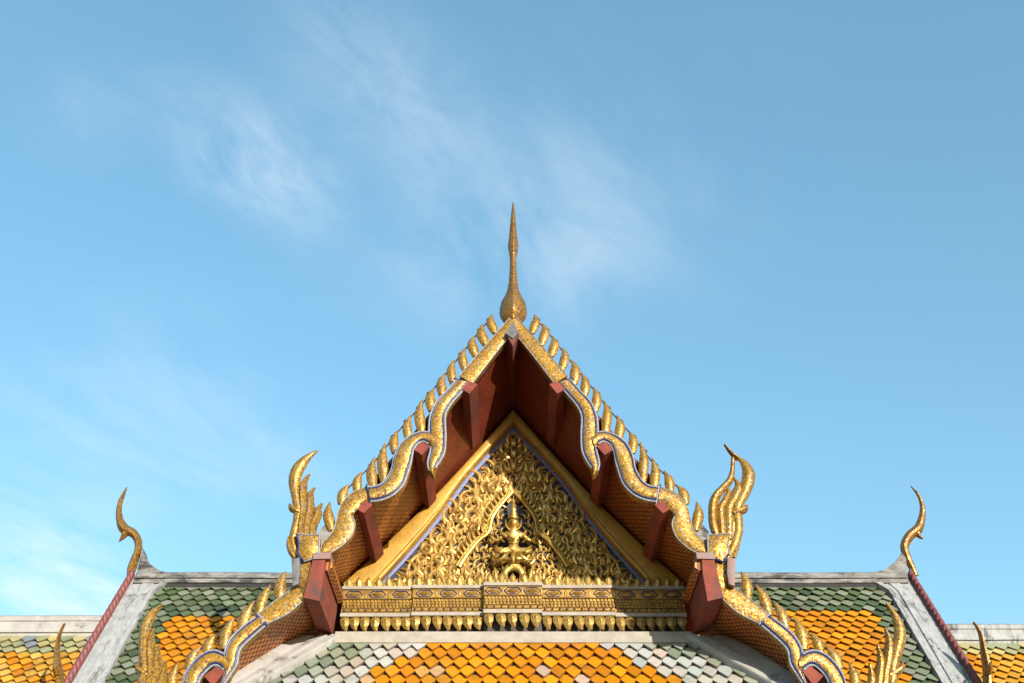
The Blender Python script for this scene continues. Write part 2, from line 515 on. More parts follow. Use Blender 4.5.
GREEN = [(.12, .175, .075), (.155, .215, .10), (.25, .29, .17), (.085, .13, .06), (.20, .25, .13), (.31, .33, .22)]
ORANGE = [(.80, .30, .005), (.72, .25, .005), (.84, .345, .008)]
PALE = [(.58, .50, .22), (.46, .44, .20), (.64, .52, .20), (.40, .42, .22)]
YELLOW = [(.80, .42, .05), (.74, .36, .03), (.82, .48, .10)]
CREAM = [(.62, .60, .52), (.60, .55, .44), (.54, .57, .48), (.58, .58, .52), (.64, .52, .40)]
SAGE = [(.34, .38, .26), (.26, .31, .20), (.48, .49, .38), (.40, .42, .30)]

# =================================================================== THE HALL
YP = 0.12 * D            # plane of the carved pediment
HL = (0, YP, 0)
hall = thing('temple_hall', 'ornate temple hall gable with carved golden pediment and slender gold spire on top', 'temple', HL)

def both(mb, name, mat, parent_l, parent_r, angle=40):
    a = mb.build(name, mat, parent_l, angle); b = mb.mirrored().build(name, mat, parent_r, angle)
    return a, b

# ---- edges of the bargeboards (picture pixels, on the plane y = 0)
SEG_A = ([(513.5, 313.5), (486, 344.5), (459.5, 375.5)], [(513.5, 332), (500.5, 347), (471.5, 384.5)])
SEG_B = ([(455, 381), (444.8, 392.5), (435, 403), (429.5, 416.7), (428.3, 432), (430, 448), (427, 463), (428.6, 471.5), (433, 477)],
         [(469.5, 384.5), (460.9, 394), (451.2, 405.4), (446, 416.7), (446.4, 434.4), (445.6, 450.5), (441.5, 460), (436, 468), (434.2, 476.5)])
SEG_C = ([(436.5, 437), (428.3, 432), (420.6, 431.7), (409.3, 436), (399.7, 444), (394, 456), (391.7, 468), (385.9, 479), (378.6, 485), (368.5, 487)],
         [(432, 449), (428.5, 445), (424, 442.6), (419, 444), (415.5, 447.5), (413, 453), (411.5, 462.2), (408.6, 472.5), (403.5, 485.6), (393.2, 495.9), (381.5, 501), (370.8, 502.5)])
SEG_D = ([(369, 485), (362, 488.6), (353.7, 491.5), (344.9, 498.8), (339, 509), (334.6, 526.6), (328.6, 536.6), (322.7, 542.5), (319.8, 552.7)],
         [(371.3, 502.5), (363.9, 502.5), (357.3, 509), (352.5, 516), (354.9, 524.9), (350.5, 536.6), (340.3, 546.9), (328.6, 553.4), (321.2, 554)])
SEG_E = ([(299, 583.5), (280.3, 596.6), (258.3, 614)], [(305, 598.5), (289, 612.7), (267.5, 623.7)])
SEG_F = ([(257.5, 615.5), (245, 624.4), (233.4, 634.7), (226, 646.4), (224.5, 656), (226, 668), (222, 682), (216, 692), (213, 699)],
         [(268.5, 624.5), (258.3, 633), (246.6, 643.5), (240, 652), (237.5, 665), (230, 677), (222, 688), (214.5, 699)])
SEG_G = ([(230, 659), (224.6, 653.7), (217, 650.3), (209, 650.5), (199.7, 655.6), (190.7, 664.6), (184.3, 675), (181.7, 684), (176, 697), (166, 706), (155, 711)],
         [(228, 672), (224, 671), (219, 667), (212.6, 667), (205, 673.6), (199.7, 681.3), (196, 694), (188, 708), (172, 720), (158, 724)])

up = MB(); up.ribbon(A(SEG_A[0]), A(SEG_A[1]), .14, .015, 16, 6)
up.ribbon(A(SEG_B[0], -.015), A(SEG_B[1], -.015), .10, .062, 40, 10)
up.ribbon(A(SEG_C[0], -.04), A(SEG_C[1], -.04), .12, .062, 44, 10)
up.ribbon(A(SEG_D[0], -.01), A(SEG_D[1], -.01), .11, .03, 34, 8)
lo = MB(); lo.ribbon(A(SEG_E[0]), A(SEG_E[1]), .12, .015, 16, 6)
lo.ribbon(A(SEG_F[0], -.015), A(SEG_F[1], -.015), .10, .058, 40, 10)
lo.ribbon(A(SEG_G[0], -.04), A(SEG_G[1], -.04), .12, .058, 44, 10)
# neck that ties the two tiers together
nk = [(299.5, 560), (312, 559), (311.5, 575), (305, 598), (298.5, 586), (299, 574)]
lo.bevelled(A(nk, -.02), (0, .2, 0), .15, .015)
ul, ur = both(up, 'bargeboard', M['mosaic'], hall, hall)
ll, lr = both(lo, 'bargeboard', M['mosaic'], hall, hall)
ul['label'] = 'sunlit upper bargeboard with serpentine gold mosaic bands'
ur['label'] = 'upper bargeboard opposite, its soffit in shade'
ll['label'] = 'lower bargeboard over the bright patterned soffit'
lr['label'] = 'lower bargeboard over the shaded soffit'

def offset_line(pts, Y, r, push=0.0, n=40):
    return smooth(A(pts, Y), n)

wb = MB(); bb = MB(); wl = MB(); bl = MB()
def border(wm, bm_, pts, Y, r=.017):
    c = smooth(A(pts, Y), 48); wm.tube(c, r, 8)
def shift(pts, d, sgn=1):
    """picture-space parallel of a line, d pixels to the right of its direction"""
    out = []
    for i, p in enumerate(pts):
        a = Vector(pts[max(i - 1, 0)]); b = Vector(pts[min(i + 1, len(pts) - 1)])
        t = (b - a).normalized(); out.append((p[0] - t.y * d, p[1] + t.x * d))
    return out
def inset_pair(wm, bm_, outer, inner, Y, dw=1.0, db=2.9, rw=.017, rb=.013):
    """white outer bead and blue inner line along both edges of a band"""
    so_ = smooth(A(outer, Y), 50); si = smooth(A(inner, Y), 50)
    for k, (e, o) in enumerate(((so_, si), (si, so_))):
        wpts = []; bpts = []
        for i, p in enumerate(e):
            d = o[i] - p; wd = d.length
            pw_ = 0.012; pb_ = 0.040
            d = d.normalized() if wd > 1e-6 else Vector((0, 0, 0))
            wpts.append(p + d * min(pw_, wd * .3) - Vector((0, .012, 0)))
            bpts.append(p + d * min(pb_, wd * .45) - Vector((0, .030, 0)))
        wm.tube(wpts, rw, 8); bm_.tube(bpts, rb, 6)
inset_pair(wb, bb, SEG_B[0][:8], SEG_B[1][:8], -.03)
inset_pair(wb, bb, SEG_C[0][1:], SEG_C[1][1:], -.055)
border(wb, bb, [SEG_A[1][0], SEG_A[1][1], SEG_A[1][2]], -.01, .008)
border(wb, bb, SEG_A[0], -.005, .008)
border(wb, bb, SEG_D[1][3:], -.02, .009); border(wb, bb, SEG_D[0], -.015, .008)
for a_, b_ in (((455, 380), (470.5, 384.5)), ((368, 486), (371, 503.5))):
    border(wb, bb, [a_, b_], -.05, .016); bb.tube(A([(a_[0] - 1.5, a_[1] - 1.6), (b_[0] - 1.2, b_[1] - 1.6)], -.05), .014, 6)
inset_pair(wl, bl, SEG_F[0][:8], SEG_F[1][:8], -.03)
inset_pair(wl, bl, SEG_G[0][1:], SEG_G[1][1:], -.055)
border(wl, bl, SEG_E[0], -.005, .008); border(wl, bl, SEG_E[1], -.01, .009)
border(wl, bl, [(257.3, 613.5), (268.3, 624.3)], -.05, .016); bl.tube(A([(256, 615.5), (267, 626)], -.05), .016, 6)
both(wb, 'white_border', M['wborder'], ul, ur); both(bb, 'blue_border', M['bborder'], ul, ur)
both(wl, 'white_border', M['wborder'], ll, lr); both(bl, 'blue_border', M['bborder'], ll, lr)

# ---- the row of blade-shaped fins
UF = [((492, 314.6), (494.7, 331)), ((482.8, 324.5), (485.5, 343)), ((474.5, 335.7), (475.6, 354)), ((464.4, 348.2), (465, 368)),
      ((454.5, 360.7), (453.2, 382)), ((444.5, 373.5), (443, 395)), ((432.7, 387.7), (432, 409)), ((422.2, 400.6), (422, 432)),
      ((410, 415), (408.5, 438)), ((397, 431), (395, 451)), ((385.9, 443), (384.4, 481)), ((375, 458), (373.4, 488)),
      ((362.5, 471.7), (357.5, 491)), ((349.3, 485.6), (342, 502)), ((330, 502.5), (331.7, 528))]
LF = [((286, 572), (280, 599)), ((270.8, 585.6), (259, 614)), ((253.2, 601.7), (241.5, 629)), ((233, 617.8), (224, 647)),
      ((216, 634), (207.5, 652)), ((201, 646.5), (189, 667)), ((177.8, 663.3), (172, 692))]
def fin(tip, base, hw, Y=.05):
    t = Vector(tip); b = Vector(base); L = (t - b).length
    h = min(hw, L * .30)
    b = b + (b - t).normalized() * 2.5
    c = [b, b.lerp(t, .3) + Vector((-1.5, 0)), b.lerp(t, .65) + Vector((-2.5, 0)), t + Vector((.3, -.5))]
    m = MB(); k = pxm(t.y, Y)
    m.blade(A(c, Y), [h * .62 * k, h * .86 * k, h * k, h * .90 * k, h * .50 * k, .4 * k], .050, 12, 1.55, 10)
    e = MB()
    e.tube(smooth(A([(c[0].x - h * .55, c[0].y), (c[1].x - h * .95, c[1].y), (c[2].x - h * .92, c[2].y), (t.x, t.y)], Y), 12), .013, 6)
    return m, e
for lst, pl, pr, hw in ((UF, ul, ur, 5.4), (LF, ll, lr, 6.2)):
    for tp, bs in lst:
        for k_ in (0, 1):
            jt = (tp[0] + random.uniform(-.8, .8), tp[1] + random.uniform(-1.0, .8))
            m, e = fin(jt, bs, hw * random.uniform(.90, 1.06))
            (m if k_ == 0 else m.mirrored()).build('roof_fin', M['mosaic_flame'], pl if k_ == 0 else pr)
    rl = MB()
    pts = [Vector(t_).lerp(Vector(b_), .14) for t_, b_ in lst[:-1]]
    rl.tube([at(p.x - 3.0, p.y + 3.2, .10) for p in pts], .011, 6)
    kn = MB()
    for p in pts:
        q = at(p.x - 4.6, p.y + 3.0, .085)
        rl.lathe((q.x, q.y), [(.008, q.z - .024), (.026, q.z - .010), (.024, q.z + .010), (.006, q.z + .034)], 8)
    both(rl, 'fin_rail', M['railred'], pl, pr)

# ---- flame finials at the lower ends of the bargeboards
def flames(strands, Y, th=.075):
    m = MB()
    for pts, hw in strands:
        k = pxm(pts[0][1], Y)
        m.blade(A(pts, Y), [h * k * 1.30 for h in hw], th, 22, 1.4, 10)
    return m
FL = [([(299, 560), (294.5, 548), (293, 538), (296.5, 524), (298.5, 512), (296.5, 498), (294.3, 484), (297, 471), (304, 461), (311, 455), (317.8, 450.6)], [2.6, 3.4, 3.4, 3.4, 4.0, 3.8, 4.0, 5.2, 5.6, 3.6, 0.8]),
      ([(302, 540), (301, 525), (303, 510), (302.5, 495), (304, 483), (309.6, 474.2)], [3.6, 3.6, 3.6, 3.6, 3.6, .8]),
      ([(307, 540), (307, 525), (310, 510), (310, 500), (311, 493), (315, 487.6)], [3.6, 3.8, 3.6, 3.6, 3.2, .8]),
      ([(312, 538), (313, 527), (317.5, 516), (317.8, 510), (322.3, 503.4)], [3.0, 3.6, 3.6, 3.4, .8]),
      ([(303, 514), (297, 511), (291.5, 508), (289.6, 504)], [2.6, 3.2, 3.0, .8]),
      ([(296, 559), (291, 551), (288.8, 544), (288.4, 536.8)], [2.4, 2.6, 2.2, .6])]
RSH = -1.0
FR = [([(726, 560), (733, 548), (736.5, 538), (738.5, 528), (737, 515), (738, 505), (744, 493), (748, 481), (748.5, 472), (744, 463), (737, 457)], [3.0, 3.6, 3.8, 3.8, 4.2, 4.2, 4.4, 5.2, 5.6, 4.0, 1.2]),
      ([(738, 459), (733, 455), (728.5, 450), (724.3, 444.5)], [2.0, 1.8, 1.3, .7]),
      ([(718, 540), (713.5, 525), (713, 508), (716, 497), (723, 488.5), (730, 480), (732.5, 470), (733, 458)], [3.0, 3.6, 3.6, 3.8, 3.4, 2.8, 1.9, 1.6]),
      ([(728, 540), (729, 524), (729, 508), (736, 496), (738.5, 486), (734, 478)], [3.8, 4.0, 4.0, 4.4, 4.0, .9]),
      ([(723, 540), (722, 525), (721, 510), (726, 500), (729, 492), (727, 486)], [3.6, 3.8, 3.6, 3.4, 3.0, .9]),
      ([(733, 514), (739, 512), (744.5, 509), (747.2, 505)], [2.6, 3.2, 3.2, .9])]
LLOW = [([(146, 705), (142, 694), (141.5, 682), (145, 672), (143.5, 655), (143.8, 638), (146.5, 624), (153, 613), (162.5, 604.6)], [3, 3.6, 3.8, 3.8, 3.9, 4.0, 4.6, 4.4, .8]),
        ([(150, 705), (149, 688), (151.5, 670), (150.5, 655), (151, 640), (154.3, 627.8)], [3.6, 3.8, 3.8, 3.8, 3.6, .9]),
        ([(154, 705), (154, 688), (157, 672), (157, 658), (159.2, 645)], [3.4, 3.6, 3.6, 3.3, .9]),
        ([(160, 705), (160, 690), (163, 677), (165.8, 661)], [3.2, 3.4, 3.2, .9]),
        ([(149, 676), (143, 672), (138.5, 669), (136.4, 663)], [2.6, 3, 2.8, .8])]
RLOW = [([(884, 705), (889, 694), (892, 680), (893, 665), (897, 650), (900, 636), (898, 622), (892, 611), (886.5, 603)], [3.2, 4.0, 4.4, 4.6, 4.8, 5.0, 4.6, 3.2, .8]),
        ([(880, 705), (884, 690), (886, 672), (889, 655), (889, 640), (885, 628)], [3.6, 3.8, 3.8, 4.0, 3.6, .9]),
        ([(876, 705), (878, 690), (880, 675), (881, 660), (877.5, 645)], [3.6, 3.8, 3.8, 3.4, .9]),
        ([(870, 705), (870, 692), (872, 678), (869.5, 663)], [3.4, 3.8, 3.4, .9]),
        ([(889, 676), (896, 672), (901, 668), (902.5, 662)], [2.6, 3, 2.8, .8])]
for strands, lab in ((FL, 'flame finial with a single tip curling right'), (FR, 'flame finial with an open forked tip'),
                     (LLOW, 'low flame finial in front of the green tiles, lit'), (RLOW, 'low flame finial before the orange tiles')):
    fb = flames(strands, .03)
    core = {id(FL): [(301, 556), (302.5, 535), (306, 515), (305, 492)], id(FR): [(727, 556), (730, 535), (731, 515), (736, 490)],
            id(LLOW): [(152, 708), (153, 690), (153, 668), (150.5, 640)], id(RLOW): [(880, 708), (883, 690), (886, 672), (892, 640)]}[id(strands)]
    kk_ = pxm(core[0][1], .07)
    fb.blade(A(core, .07), [x * kk_ for x in (9.5, 11.5, 12, 9, 3)], .07, 16, 1.5, 10)
    f = fb.build('flame_finial', M['mosaic_flame'], hall); f['label'] = lab
    if strands in (FL, FR):
        mb = MB(); me_ = MB()
        ring = [(296.4, 533.7), (307, 534.5), (319.5, 535), (319, 552.7), (312, 559), (304, 561.5), (297.8, 554), (299.3, 544)]
        if strands is FR: ring = [(1027 - u, v) for u, v in ring][::-1]
        mb.bevelled(A(ring, -.075), (0, .2, 0), .14, .012)
        mb.build('finial_base', M['mosaic'], f)
        r3 = A(ring, -.082)
        me_.tube(r3 + [r3[0]], .012, 6)
        me_.build('white_border', M['wborder'], f)
        me_ = MB(); me_.tube(([r3[0]] + r3[5:][::-1])[:4] if strands is FL else r3[1:4], .016, 6); me_.build('blue_border', M['bborder'], f)
        # plaster fillet behind the foot of the finial
        pf = MB(); sgn = 1 if strands is FL else -1
        fx = lambda u: u if sgn == 1 else 1027 - u
        pf.prism(A([(fx(u), v) for u, v in [(317, 545), (318, 532), (325, 524), (333, 530), (331, 545)]], .06), (0, .2, 0))
        pf.build('plaster_fillet', M['grime'], f)
        # end of an eave beam below the finial
    else:
        pass
be = MB(); be.bevelled(A([(291.5, 559), (299.5, 557.5), (300, 573), (298, 584), (292.5, 586)], -.12), (0, .5, 0), .1, .004)
b1, b2 = both(be, 'beam_end', M['grey'], hall, hall)
b2.data = b2.data.copy(); b2.data.materials.clear(); b2.data.materials.append(M['redtop'])

# ---- beams under the overhang
def beam(poly, y0, L, name='purlin', mat='red'):
    m = MB(); m.prism(A(poly, y0), (0, L, 0)); return both(m, name, M[mat], hall, hall, 30)
beam([(461.5, 389), (469, 381), (477.5, 384), (469.5, 393.5)], -.07, YP + .02)
beam([(414, 449.5), (421.5, 441.5), (430, 446), (422, 455)], -.09, YP + .02)
beam([(357, 509), (364.5, 500.5), (372.5, 504.5), (364, 513)], -.07, YP + .0)
beam([(322, 566), (325, 556), (331, 556.5), (332.5, 567), (327, 571)], -.04, 1.2, 'purlin', 'soffit')
beam([(204, 676), (217, 665.5), (225, 671), (213, 686)], -.07, 1.0)
br = MB(); br.prism(A([(314, 554.5), (325.5, 554.5), (324, 575), (319.5, 601), (303.5, 597.5)], -.10), (0, 1.32, 0))
both(br, 'bracket', M['red'], hall, hall, 30)
cap = MB(); cap.prism(A([(313.5, 552.5), (331, 552.5), (330, 558.5), (313, 559)], -.125), (0, .3, 0)); both(cap, 'bracket_cap', M['redtop'], hall, hall, 30)
rb = MB(); rb.prism(A([(512.6, 322.5), (519, 333.5), (512.9, 346), (506, 333.5)], -.10), (0, YP + .1, 0))
rb.build('ridge_beam', M['red'], hall, 30)
rc = MB(); rc.prism(A([(512.6, 321.5), (519.3, 333), (512.9, 338.5), (505.6, 333)], -.125), (0, .022, 0)); rc.build('ridge_beam_cap', M['grey'], hall, 30)

# ---- soffits and roof slopes
FO = [(514, 409), (473, 455), (431, 500), (382, 548), (343, 584)]          # outer edge of the pediment frame
FI = [(514, 421), (466, 474), (437, 514), (407, 550), (377, 583)]          # inner edge
so0 = smooth(A([(513.5, 330), (462, 385), (412, 455), (352, 520), (314, 562)], .1), 30)
so1 = smooth(A(FO, YP + .12), 30)
sf = MB()
NY = 12
vs = []; fs = []
for i in range(30):
    for j in range(NY + 1): vs.append(so0[i].lerp(so1[i], j / NY))
for i in range(29):
    for j in range(NY): fs.append((i * (NY + 1) + j, i * (NY + 1) + j + 1, (i + 1) * (NY + 1) + j + 1, (i + 1) * (NY + 1) + j))
sf.add(vs, fs)
both(sf, 'soffit', M['soffit'], hall, hall)
# upper roof: a slab over the soffit that runs back over the hall
ro = smooth(A([(513.5, 317), (459.5, 377.5), (396, 452), (336, 520), (302, 557)], .12), 16)
rs = MB(); vs = []; fs = []
for p in ro:
    for y in (.12, 9.0): vs.append(Vector((p.x, y, p.z - .02)))
for p in ro:
    for y in (.12, 9.0): vs.append(Vector((p.x, y, p.z - .10)))
n_ = len(ro)
for i in range(n_ - 1):
    fs.append((2 * i, 2 * i + 1, 2 * i + 3, 2 * i + 2)); k = 2 * n_
    fs.append((k + 2 * i, k + 2 * i + 2, k + 2 * i + 3, k + 2 * i + 1))
    fs.append((2 * i, 2 * i + 2, k + 2 * i + 2, k + 2 * i))
fs.append((2 * n_ - 2, 2 * n_ - 1, 4 * n_ - 1, 4 * n_ - 2))
rs.add(vs, fs, (.16, .035, .02, 1))
both(rs, 'roof_slope', M['tile'], hall, hall)

# ---- porch (skirt) roof in front of the pediment
ZT = zof(640.5, 1.19); YT = 1.19; ANG = R(49); tanA = math.tan(ANG)
# lower soffit: constant section, runs back to the skirt roof
lsec = smooth(A([(312, 583), (300, 602), (270, 623), (243, 650), (205, 688), (150, 735)], .1), 22)
ls = MB(); vs = []; fs = []
for p in lsec:
    ye = min(YP - .03, max(.2, YT - (ZT - p.z) / tanA + .03))
    vs += [Vector((p.x, .08, p.z)), Vector((p.x, ye, p.z))]
for i in range(len(lsec) - 1): fs.append((2 * i, 2 * i + 1, 2 * i + 3, 2 * i + 2))
ls.add(vs, fs)
both(ls, 'soffit', M['soffit'], hall, hall)
lrf = MB(); vs = []; fs = []
lup = smooth(A([(304, 575), (258, 616), (222, 648), (180, 684), (140, 715)], .12), 14)
for p in lup: vs += [Vector((p.x, .12, p.z - .03)), Vector((p.x, 2.3, p.z - .03)), Vector((p.x, .12, p.z - .10)), Vector((p.x, 2.3, p.z - .10))]
for i in range(len(lup) - 1):
    a = 4 * i; b = a + 4
    fs += [(a, a + 1, b + 1, b), (a + 2, b + 2, b + 3, a + 3), (a, b, b + 2, a + 2), (a + 1, a + 3, b + 3, b + 1)]
lrf.add(vs, fs, (.16, .035, .02, 1))
both(lrf, 'roof_slope', M['tile'], hall, hall)

EX = 0.235; TWS = 0.205
def skirt_edge(d):                      # half width of the tiled field at slope distance d
    z = ZT - d * math.sin(ANG)
    best = None
    for p, q in zip(lsec[:-1], lsec[1:]):
        if min(p.z, q.z) <= z <= max(p.z, q.z):
            s = (z - p.z) / (q.z - p.z); best = abs(p.x + (q.x - p.x) * s)
    return best if best else abs(lsec[-1].x) + .6
def skirt_colour(x, d, r, c):
    e = 1.06 + d * 1.02
    ax = abs(x - .02)
    if ax < e: return random.choice(ORANGE) if random.random() > .10 else random.choice([(.72, .44, .22), (.68, .48, .32), (.76, .38, .10)])
    if ax < e + .62: return random.choice(CREAM)
    if ax < e + .95: return random.choice(CREAM + SAGE)
    return random.choice(SAGE)
sk = MB()
tile_field(sk, -3.9, 3.9, YT, ZT - .02, ANG, 1.9, TWS, EX, skirt_colour, keep=lambda x, d: abs(x) < 2.46 + .73 * d + .04)
porch = sk.build('porch_roof', M['tile'], hall, 30)
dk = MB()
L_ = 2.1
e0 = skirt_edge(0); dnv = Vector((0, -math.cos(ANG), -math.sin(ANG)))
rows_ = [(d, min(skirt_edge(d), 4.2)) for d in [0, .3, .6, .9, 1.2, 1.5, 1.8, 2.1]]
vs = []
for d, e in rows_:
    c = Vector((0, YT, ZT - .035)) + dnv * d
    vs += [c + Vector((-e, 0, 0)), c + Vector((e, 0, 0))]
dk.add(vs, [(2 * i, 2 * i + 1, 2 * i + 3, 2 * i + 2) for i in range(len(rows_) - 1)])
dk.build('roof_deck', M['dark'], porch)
# plaster ledge along the top and flashings down both sides
lg = MB()
zl0 = zof(640.5, 1.16); zl1 = zof(632.0, 1.16)
lg.box((-2.55, 1.14, zl0 - .02), (2.55, YP + .1, zl1)); lg.box((-2.55, 1.10, zl0 - .05), (2.55, YP, zl0 + .045))
lg.build('plaster_ledge', M['beige'], porch)
fm = MB(); nmv = Vector((0, -math.sin(ANG), math.cos(ANG)))
ds = [i * .15 for i in range(15)]
prof = [(1.02, -.02), (1.0, .10), (.60, .105), (.50, .075), (.47, .115), (.30, .12), (.27, .085), (.22, .085), (.19, .125), (.03, .125), (0, .10), (0, -.04)]
vs = []
for d in ds:
    e = (skirt_edge(d) if d > 0 else skirt_edge(0.01)) + .05; ei = 2.46 + .73 * d
    c = Vector((0, YT, ZT - .02)) + dnv * d
    for t_, h in prof: vs.append(c + Vector((-(ei + (e - ei) * t_), 0, 0)) + nmv * h)
k = len(prof)
fm.add(vs, [(i * k + j, i * k + j + 1, (i + 1) * k + j + 1, (i + 1) * k + j) for i in range(len(ds) - 1) for j in range(k - 1)])
both(fm, 'plaster_flashing', M['white'], porch, porch)

# ---- pediment frame
fr = MB()
fr.ribbon(A(FO, YP - .02), A(FI, YP - .02), .3, .02, 30, 8, .5)
ff1 = [tuple(Vector(a).lerp(Vector(b), .80)) for a, b in zip(FO, FI)]
fr.ribbon(A(ff1, YP - .045), A(FI, YP - .045), .2, .018, 30, 6, .6)
pfr = both(fr, 'pediment_frame', M['frame'], hall, hall)

# ---- pediment: blue glass ground with gilded carving
ped = MB()
P0 = at(513.5, 416, YP + .14); P1 = at(365, 588, YP + .14)
YB = YP + .14
tri = [Vector((0, YB, P0.z)), Vector((P1.x, YB, P1.z)), Vector((-P1.x, YB, P1.z))]
ped.prism(tri, (0, .1, 0))
pediment = ped.build('pediment', M['blueback'], hall)
be_ = MB()
bi = [(514, 432), (470.5, 478), (441.5, 518), (411.5, 554), (384, 584)]
be_.ribbon(A([(514, 419), (466, 474.5), (437, 514.5), (407, 550.5), (377, 583.5)], YP + .10), A(bi, YP + .10), .04, .004, 24, 4)
both(be_, 'blue_edging', M['bluetile'], pediment, pediment)

ZB = zof(585, YP); ZA = zof(424, YP)
XB = abs(at(386, 583, YP).x)
def edge_x(z): return XB * (ZA - z) / (ZA - ZB)
YR = YB - .02
def leaf(mb, x, z, ang, L, wd, curl, th=.05, y=None):
    """one kranok flame: an S-curved tongue"""
    y = YR if y is None else y
    d = Vector((math.sin(ang), 0, math.cos(ang))); nrm = Vector((d.z, 0, -d.x))
    b = Vector((x, y, z))
    pts = [b, b + d * L * .3 - nrm * curl * L * .18, b + d * L * .62 - nrm * curl * L * .10, b + d * L * .86 + nrm * curl * L * .12, b + d * L + nrm * curl * L * .34]
    mb.blade(pts, [wd * .55, wd, wd * .95, wd * .6, wd * .10], th, 10, 1.08, 6)
def kranok(mb, x, z, ang, L, curl, y=None):
    leaf(mb, x, z, ang, L, L * .18, curl, .075, y)
    d = Vector((math.sin(ang), 0, math.cos(ang))); nrm = Vector((d.z, 0, -d.x))
    q = Vector((x, 0, z)) + nrm * curl * L * .20
    leaf(mb, q.x, q.z, ang + curl * .35, L * .66, L * .135, curl, .055, y)
    q = Vector((x, 0, z)) - nrm * curl * L * .22
    leaf(mb, q.x, q.z, ang - curl * .45, L * .58, L * .125, -curl * .8, .05, y)
def spiral(mb, x, z, r, sgn, a0, turns=1.6, y=None, w0=.038):
    y = YR - .02 if y is None else y
    pts = []; rs_ = []
    N = 26
    for i in range(N):
        t = i / (N - 1); rr = r * (1 - .86 * t); a = a0 + sgn * turns * 2 * math.pi * t
        pts.append(Vector((x + rr * math.cos(a), y - .03 * t, z + rr * math.sin(a)))); rs_.append(w0 * (1 - .35 * t))
    mb.tube(pts, rs_, 6)
ARCH = [(512.5, 491), (501.5, 503), (492, 517), (488.5, 531), (478, 540), (466, 555), (459, 566)]
arch_w = [(abs(at(u, v, YP).x), at(u, v, YP).z) for u, v in ARCH]
def arch_x(z):
    for (x0, z0), (x1, z1) in zip(arch_w[:-1], arch_w[1:]):
        if z1 <= z <= z0: return x0 + (x1 - x0) * (z0 - z) / (z0 - z1)
    return 0 if z > arch_w[0][1] else arch_w[-1][0]
cv = MB()
for i in range(22):
    z = ZB + (ZA - ZB) * i / 22.0
    x = .05 + (i % 2) * .05
    while x < edge_x(z + .08) - .04:
        if not (x < arch_x(z + .05) + .03 and x < .75):
            a_ = random.uniform(-.9, .9)
            for s_ in (1, -1): leaf(cv, s_ * x, z, s_ * a_, .17, .034, s_ * random.choice((1, -1)), .045, YR + .03)
        x += .15
rows = 16; dz = (ZA - ZB) / rows
for i in range(rows):
    z = ZB + dz * (i + .12); ex_ = edge_x(z + dz * .35) - .05; ax = arch_x(z + dz * .3)
    stepx = .160
    k0 = ax + (.07 if ax > 0 else (.0 if i % 2 else stepx * .5))
    x = k0; j = 0
    while x < ex_:
        curl = 1 if (j + i) % 2 else -1
        ang = (.28 * math.sin(2.1 * i + 1.7 * j) + .18 * (x / XB)) + random.uniform(-.12, .12)
        L = dz * random.uniform(1.45, 1.8)
        if x + .03 < ex_:
            if (i * 3 + j * 2) % 7 == 3 and x > .16 and x + .11 < ex_:
                for s_ in (1, -1): spiral(cv, s_ * x, z + dz * .45, .105, s_ * (1 if j % 2 else -1), math.pi * (.5 + (i % 3) * .4) if s_ > 0 else math.pi - math.pi * (.5 + (i % 3) * .4))
                for q in range(5):
                    a = q * 1.25 + i
                    for s_ in (1, -1): leaf(cv, s_ * (x + .07 * math.sin(a)), z + dz * .45 + .07 * math.cos(a), s_ * (a + .6), .13, .026, s_ * .9, .05)
            else:
                for s_ in ((1, -1) if x > .02 else (1,)): kranok(cv, s_ * x, z, s_ * ang, L, s_ * curl)
        x += stepx * random.uniform(.92, 1.08); j += 1
# climbing stems that bind the leaves
for x0, z0, x1, z1, bend in ((.75, .02, .34, .55, .22), (1.3, .02, .75, .38, .2), (1.85, .02, 1.3, .26, .15), (.34, .55, .1, .86, .12), (.62, .40, .25, .70, -.12), (1.0, .2, .55, .52, -.14)):
    for s_ in (1, -1):
        pa = Vector((x0 * XB / 2.15, YR - .01, ZB + z0 * (ZA - ZB))); pb = Vector((x1 * XB / 2.15, YR - .01, ZB + z1 * (ZA - ZB)))
        mid = pa.lerp(pb, .5) + Vector((bend, 0, bend * .4))
        cv.tube([Vector((s_ * p.x, p.y, p.z)) for p in smooth([pa, mid, pb], 16)], .028, 6)
# crowning motif under the apex
for k, (zz, L) in enumerate(((.70, .24), (.78, .22), (.85, .2))):
    zc_ = ZB + zz * (ZA - ZB)
    for s_ in (1, -1):
        leaf(cv, s_ * .05, zc_, s_ * .55, L, .05, s_ * -.8, .08, YR - .03)
        leaf(cv, s_ * .02, zc_ + .02, s_ * .2, L * 1.05, .045, s_ * .5, .09, YR - .04)
for i in range(3):
    z = ZB - .02 + i * .11
    for q in range(7):
        for s_ in (1, -1): kranok(cv, s_ * (.22 + q * .115 + (i % 2) * .05), z, s_ * (-.2 + .12 * q), .20, s_ * (1 if (q + i) % 2 else -1), YR - .01)
# flames inside the arch
for i in range(7):
    z = arch_w[-1][1] + i * .14
    axx = arch_x(z + .06) - .07
    x = axx
    while x > .16:
        for s_ in (1, -1): kranok(cv, s_ * x, z, s_ * -.15, .19, s_ * (1 if i % 2 else -1))
        x -= .15
cv.build('carved_scrollwork', M['relief'], pediment, 34)

